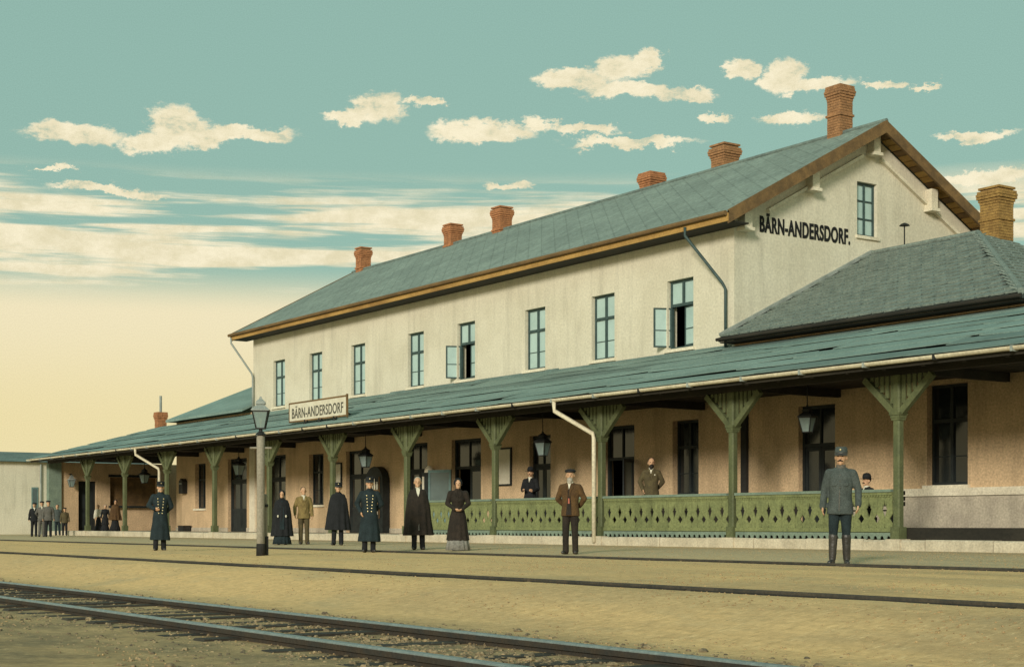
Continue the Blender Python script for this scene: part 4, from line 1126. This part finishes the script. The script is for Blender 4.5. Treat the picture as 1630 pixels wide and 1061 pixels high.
    if not sit:
        if low in ('trousers', 'breeches'):
            tr = MB(); tr.ell((0,.005,.95), (.168,.122,.12))
            for i, q in enumerate((-1, 1)):
                k = Vector((q*lx*1.02, -.015+yf[i]*.5, .49)); a = Vector((q*lx*1.1, .015+yf[i], .10))
                if low == 'breeches': tr.caps((q*.088,0,.88), k+Vector((0,0,.03)), .098, .072).caps(k+Vector((0,0,.03)), k+Vector((0,.01,-.14)), .070, .060)
                else: tr.caps((q*.088,0,.88), k, .096, .076).caps(k, a, .074, .066).caps(a, a+Vector((0,-.01,-.035)), .068, .070)
            place('trousers', remeshed(tr, cv, cloth.get('trousers', 'cloth_black'), .006, 8, 2, sd), o)
        else:
            P(MB().loft([(.02,0,0,.30,.27,.07),(.24,0,0,.262,.225,.05),(.32,0,0,.225,.185,.03),(.7,0,0,.17,.14,.01),(1.0,0,0,.12,.095,0),(1.1,0,0,.11,.085,0)], 60, 14, sd), 'skirt', cloth.get('skirt', 'cloth_black'), True)
        sh = MB()
        for i, q in enumerate((-1, 1)):
            a = Vector((q*lx*1.1, .015+yf[i], .08)); tl = a+Vector((q*.03, -.165, -.040))
            if low == 'breeches':
                bo = MB(); k = Vector((q*lx*1.03, -.01+yf[i]*.55, .44))
                bo.caps(k, a+Vector((0,0,.02)), .075, .056).caps(a+Vector((0,.03,-.035)), tl, .044, .036)
                bo.box(a.x-.04, a.x+.04, a.y-.02, a.y+.075, .0, .035)
                place('boot', remeshed(bo, .011, 'leather', .004, 12, 2, sd+q), o)
            else:
                so_ = MB().caps(a+Vector((0,.035,-.035)), tl, .045, .036, 10).caps(a+Vector((0,.01,.02)), a+Vector((0,.01,-.02)), .048, .05).box(a.x-.038, a.x+.038, a.y-.0, a.y+.08, .0, .04)
                place('shoe', remeshed(so_, .011, 'leather', 0, 1, 1), o)
    # ---- upper garment
    g = cloth['style']; gm = cloth['top']; t = MB()
    t.caps((-.135,.012,1.408), (.135,.012,1.408), .078, .078).caps((-.06,.012,1.45), (.06,.012,1.45), .062, .062)
    def sleeves(ra=.072, rb=.060, rc=.050):
        for i, q in enumerate((-1, 1)):
            e, w, tp = [Vector((q*v[0], v[1], v[2])) for v in ARMS[arms[i]]]
            t.caps((q*.178,.01,1.408), e, ra, rb).caps(e, w+(tp-w)*.06, rb*.98, rc)
    chest = [(1.10,0,.005,.172,.132,0),(1.25,0,.004,.190,.140,0),(1.36,0,.006,.192,.128,0),(1.43,0,.010,.165,.104,0),(1.475,0,.012,.105,.082,0),(1.510,0,.012,.066,.068,0)]
    if g == 'jacket':
        hz = cloth.get('hem', .80)
        t.loft([(hz,0,.0,.205,.158,0),(hz+.12,0,.0,.196,.148,0),(.99,0,.0,.178,.136,0)]+chest, 24); sleeves()
    elif g == 'coat':
        fa = cloth.get('flare', 1.0)
        t.loft([(cloth.get('hem', .27),0,0,.275*fa,.215*fa,.045),(.50,0,0,.25*fa,.195*fa,.04),(.78,0,0,.212*fa,.165*fa,.02),(.99,0,0,.178,.138,0)]+chest, 40, 9, sd); sleeves(.078, .066, .056)
    elif g == 'lady':
        t.loft([(cloth.get('hem', .27),0,0,.285,.235,.05),(.55,0,0,.245,.20,.04),(.85,0,0,.205,.165,.02),(1.02,0,0,.150,.120,0),(1.10,0,.0,.138,.112,0),(1.25,0,-.02,.170,.145,0),(1.36,0,.0,.175,.128,0),(1.43,0,.01,.16,.10,0),(1.48,0,.012,.095,.078,0),(1.525,0,.012,.064,.064,0)], 40, 11, sd)
        sleeves(.088, .062, .044)
    elif g == 'cape':
        hz = cloth.get('hem', .45)
        t.loft([(hz,0,.02,.365,.285,.075),(hz+.25,0,.02,.335,.255,.06),(.95,0,.015,.305,.225,.04),(1.2,0,.01,.270,.19,.02),(1.35,0,.01,.240,.155,.01),(1.43,0,.012,.195,.118,0),(1.48,0,.012,.115,.09,0),(1.525,0,.012,.070,.070,0)], 56, 11, sd)
    fine = .012/detail
    place({'jacket': 'jacket', 'coat': 'coat', 'lady': 'coat', 'cape': 'cape'}[g], remeshed(t, fine, gm, .007, 7, 2, sd), o)
    def front(z):
        """y of the garment's front at height z"""
        pr = {'jacket': [(.8,.158),(.99,.136),(1.25,.136),(1.36,.122),(1.47,.07)], 'coat': [(.3,.21),(.78,.165),(.99,.138),(1.25,.136),(1.36,.122),(1.47,.07)],
              'lady': [(.3,.23),(.85,.165),(1.02,.12),(1.25,.165),(1.36,.128),(1.47,.07)], 'cape': [(.45,.265),(.95,.21),(1.2,.18),(1.35,.145),(1.43,.106),(1.48,.078)]}[g]
        for (a, ya), (b_, yb) in zip(pr, pr[1:]):
            if a <= z <= b_: return -(ya+(yb-ya)*(z-a)/(b_-a))
        return -pr[-1][1] if z > pr[-1][0] else -pr[0][1]
    def patch(name, poly, material, lift=.006, th=.006):
        """cloth piece lying on the garment's front; poly in (x, z)"""
        def fn(x, z, q): return (x, front(z)*math.sqrt(max(0, 1-(x/.23)**2)) - lift - q, z)
        P(MB().prism(poly, fn, 0, th), name, material)
    if 'buttons2' in extra:                                            # double breasted
        for k in range(6):
            z = 1.36-k*.075
            for q in (-1, 1): P(MB().ell((q*(.075-.006*k), front(z)*.965-.006, z), (.016,.010,.016), 8, 6), 'button', 'brass')
    if 'buttons1' in extra:
        for k in range(6): P(MB().ell((0, front(1.38-k*.095)-.006, 1.38-k*.095), (.011,.008,.011), 8, 6), 'button', 'cloth_midgrey')
        for q in (-1, 1):
            patch('pocket_flap', [(q*.045,1.265),(q*.125,1.265),(q*.125,1.225),(q*.085,1.205),(q*.045,1.225)], gm, .004, .012)
        patch('front_edge', [(-.012,.83),(.002,.83),(.002,1.42),(-.012,1.42)], 'cloth_midgrey', .002, .005)
    if 'collar' in extra:
        P(MB().loft([(1.485,0,.004,.076,.078,0),(1.535,0,-.002,.066,.068,0)], 18, cap=False), 'collar', cloth.get('collar', gm), True)
    if 'epaulettes' in extra:
        for q in (-1, 1): P(MB().ell((q*.155,.01,1.468), (.062,.038,.014), 10, 6), 'epaulette', 'brass', True)
    if 'shirt' in extra:
        patch('shirt_front', [(-.035,1.495),(.035,1.495),(.0,1.36)], 'linen', .004, .008)
        P(MB().loft([(1.492,0,.0,.068,.072,0),(1.530,0,-.004,.061,.066,0)], 18, cap=False), 'shirt_collar', 'linen', True)
    if 'scarf' in extra:
        patch('neck_cloth', [(-.05,1.49),(.05,1.49),(.03,1.38),(.0,1.30),(-.03,1.38)], 'linen', .006, .012)
    if 'lapels' in extra:
        for q in (-1, 1):
            patch('lapel', [(q*.036,1.49),(q*.075,1.46),(q*.090,1.38),(q*.062,1.37),(q*.012,1.20),(q*.004,1.20),(q*.010,1.34)], gm, .004, .012)
    if 'waistcoat' in extra:
        patch('waistcoat', [(-.05,1.40),(.05,1.40),(.055,1.1),(.03,.97),(-.03,.97),(-.055,1.1)], cloth.get('vest', 'cloth_brown_black'), .010, .006)
    if 'open_coat' in extra:                                           # dark gap where the jacket hangs open
        patch('waistcoat', [(-.022,1.36),(.022,1.36),(.035,1.15),(.055,.92),(.06,.82),(-.06,.82),(-.05,.92),(-.03,1.15)], cloth.get('vest', 'cloth_brown_black'), .010, .006)
    if 'neckerchief' in extra: patch('neckerchief', [(-.012,1.17),(.014,1.17),(.020,1.06),(-.018,1.06)], 'red_cloth', .018, .004)
    if 'flower' in extra: P(MB().ell((.10, front(1.34)*.9-.012, 1.34), (.020,.012,.020), 8, 6), 'buttonhole_flower', 'linen', True)
    if 'dress' in extra: patch('dress_front', [(-.075,.50),(.075,.50),(.06,1.2),(.03,1.44),(-.03,1.44),(-.06,1.2)], cloth.get('front', 'cloth_navy'), .004, .006)
    if 'slit' in extra: patch('cape_opening', [(-.012,.47),(.02,.47),(.006,1.46),(-.006,1.46)], 'cloth_midgrey', .002, .005)
    if 'white_hands' in extra:
        for q in (-1, 1): P(MB().ell((q*.13, -.255, .93), (.03,.022,.045), 8, 6), 'glove', 'linen', True)
    if 'booklet' in extra: P(MB().box(-.16,-.06,-.36,-.28,1.10,1.12), 'booklet', 'cloth_brown_black')
    for ch in o.children:                                              # heads a shade larger under the heavy coats
        for v in ch.data.vertices:
            z = v.co.z
            if z > 1.48:
                q = min(1, (z-1.48)/.09); w_ = q*q*(3-2*q); k = 1+.11*w_; a_ = look*w_; cx, cy = v.co.x*k, v.co.y*k
                v.co = Vector((cx*math.cos(a_)-cy*math.sin(a_), cx*math.sin(a_)+cy*math.cos(a_), 1.48+(z-1.48)*k))
    return o

def stand(px, d, z=None):
    p = at(px, d); p.z = gz(p.y) if z is None else z
    return p
def onwall(px, y, z=FZ):
    t = (px-PX)/F; return Vector((y*(SV*t-CV)/(SV+CV*t), y, z))
person('moustached man in grey uniform tunic, peaked cap and high boots', stand(1336, 24.1), 1.79, dict(style='jacket', top='cloth_grey', trousers='cloth_navy', hem=.78, collar='cloth_midgrey'),
       'kepi', moust='hair_dark', extra=('buttons1', 'collar'), lower='breeches', turn=-.08, arms=('down','bent'), look=-.04)
person('old bearded man in brown jacket and flat cap with hands behind back', stand(908, 32.0), 1.74, dict(style='jacket', top='cloth_brown', trousers='cloth_brown_black', hem=.80),
       'flat', ('back','back'), moust='hair_grey', beard=True, hairc='hair_grey', extra=('lapels','open_coat','shirt','neckerchief'), turn=-.22)
person('woman in long dark coat with clasped hands and pale grey skirt', stand(729, 36.0), 1.66, dict(style='lady', top='cloth_brown_black', skirt='cloth_skirt', hem=.26),
       'scarf', ('clasp','clasp'), female=True, hairc='hair_brown', extra=('collar','lapels'), turn=.06)
person('bare headed man in dark brown cape with white neck cloth', stand(666, 37.4), 1.74, dict(style='cape', top='cloth_brown_black', trousers='cloth_black', hem=.36),
       None, ('in','in'), hairc='hair_grey', extra=('scarf','shirt','slit'), turn=.05)
person('officer in navy double breasted greatcoat and cap beside the caped men', stand(587, 35.0), 1.66, dict(style='coat', top='cloth_navy', hem=.26),
       'officer', ('pocket','back'), extra=('buttons2','collar'), turn=.05)
person('man in black cape and peaked cap below the small notice', stand(537, 44.0), 1.74, dict(style='cape', top='cloth_black', trousers='cloth_black', hem=.44),
       'officer', ('in','in'), extra=('collar',), turn=-.15)
person('bare headed man in tan suit standing beside the woman in cape', stand(484, 46.0), 1.69, dict(style='jacket', top='cloth_tan', trousers='cloth_olive', hem=.80, vest='cloth_tan'),
       None, ('bent','down'), hairc='hair_brown', extra=('shirt','lapels','waistcoat'), turn=.1)
person('woman in wide black cape and dark dress right of the lamp post', stand(449, 45.5), 1.58, dict(style='cape', top='cloth_black', skirt='cloth_navy', hem=.28, front='cloth_navy'),
       'scarf', ('in','in'), female=True, hairc='hair_grey', extra=('dress','white_hands','collar'), turn=0)
person('lone officer at left in long greatcoat with pale shoulder straps', stand(254, 37.2), 1.62, dict(style='coat', top='cloth_navy', hem=.28, flare=.95),
       'officer', ('waist','back'), hairc='hair_grey', moust='hair_grey', extra=('buttons2','collar','epaulettes'), turn=.05)
person('man in dark hat reading behind the balustrade beside the framed notice', onwall(843, 28.6, FZ+.27), 1.86, dict(style='jacket', top='cloth_black'),
       'bowler', ('book','book'), moust='hair_dark', extra=('shirt','lapels','booklet'), turn=-.3)
person('bearded bare headed man in dark suit with pale buttonhole behind balustrade', onwall(1037, 27.7, FZ+.27), 1.93, dict(style='jacket', top='cloth_olive', trousers='cloth_black', vest='cloth_brown_black'),
       None, ('pocket','back'), moust='hair_dark', beard=True, extra=('shirt','lapels','flower'), turn=-.1)
# seated figure whose hat and shoulders show over the rail
ps = onwall(1381, 28.0); ps.z = FZ-.20
person('person in black brimmed hat seated behind the balustrade beside the right hand post', ps, 1.70, dict(style='coat', top='cloth_black', hem=.75), 'bowler', ('clasp','clasp'), moust='hair_dark', extra=('shirt',), turn=-1.0, sit=True)
bn = thing('platform_bench', 'dark slatted bench behind the balustrade under the seated person', 'bench', (ps.x, ps.y+.05, FZ+.272))
for k in range(4): MB().box(-.9,.9,-.22+k*.11,-.13+k*.11,.40,.43).build('seat_slat', 'dark_wood', bn, world=False)
for k in range(3): MB().box(-.9,.9,.24,.265,.52+k*.13,.62+k*.13).build('back_slat', 'dark_wood', bn, world=False)
for x in (-.8,.8): MB().box(x-.03,x+.03,-.2,.28,0,.398).build('leg', 'iron', bn, world=False)
# far group at the left
far = 'small figures at the far left end'
person('grey capped man at the extreme left of the far group', stand(54, 75.0), 1.62, dict(style='jacket', top='cloth_black', trousers='cloth_black'), 'flat', ('down','down'), extra=('shirt',), detail=.7, group=far)
person('man in grey jacket and cap, middle of the three at far left', stand(66, 74.0), 1.68, dict(style='jacket', top='cloth_midgrey', trousers='cloth_midgrey'), 'flat', ('back','back'), extra=('shirt',), detail=.7, group=far)
person('man in grey jacket and dark trousers, right of the three at far left', stand(77, 73.5), 1.70, dict(style='jacket', top='cloth_midgrey', trousers='cloth_black'), 'flat', ('down','down'), detail=.7, group=far)
person('slim figure in grey jacket standing against the far green pier', onwall(92, 26.2, .05), 1.62, dict(style='jacket', top='cloth_grey', trousers='cloth_navy'), None, ('pocket','down'), detail=.7, group=far)
person('short figure in dark clothes right of the far green pier', onwall(103, 26.3, .05), 1.45, dict(style='jacket', top='cloth_olive', trousers='cloth_black'), 'flat', ('down','down'), detail=.7, group=far)
person('girl in pale blouse and dark skirt, left of the pair by the far doorway', onwall(157, 27.9), 1.36, dict(style='jacket', top='linen', skirt='cloth_black', hem=.95), None, ('down','clasp'), female=True, hairc='hair_brown', detail=.7, group=far)
person('fair girl in dark pinafore, right of the pair by the far doorway', onwall(167, 28.0), 1.36, dict(style='lady', top='cloth_black', skirt='cloth_black', hem=.45), None, ('down','down'), female=True, hairc='hair_grey', detail=.7, group=far)
person('woman in brown shawl standing alone left of the second far post', onwall(183, 28.2), 1.62, dict(style='cape', top='cloth_brown', skirt='cloth_black', hem=.62), 'scarf', ('in','in'), female=True, detail=.7, group=far)
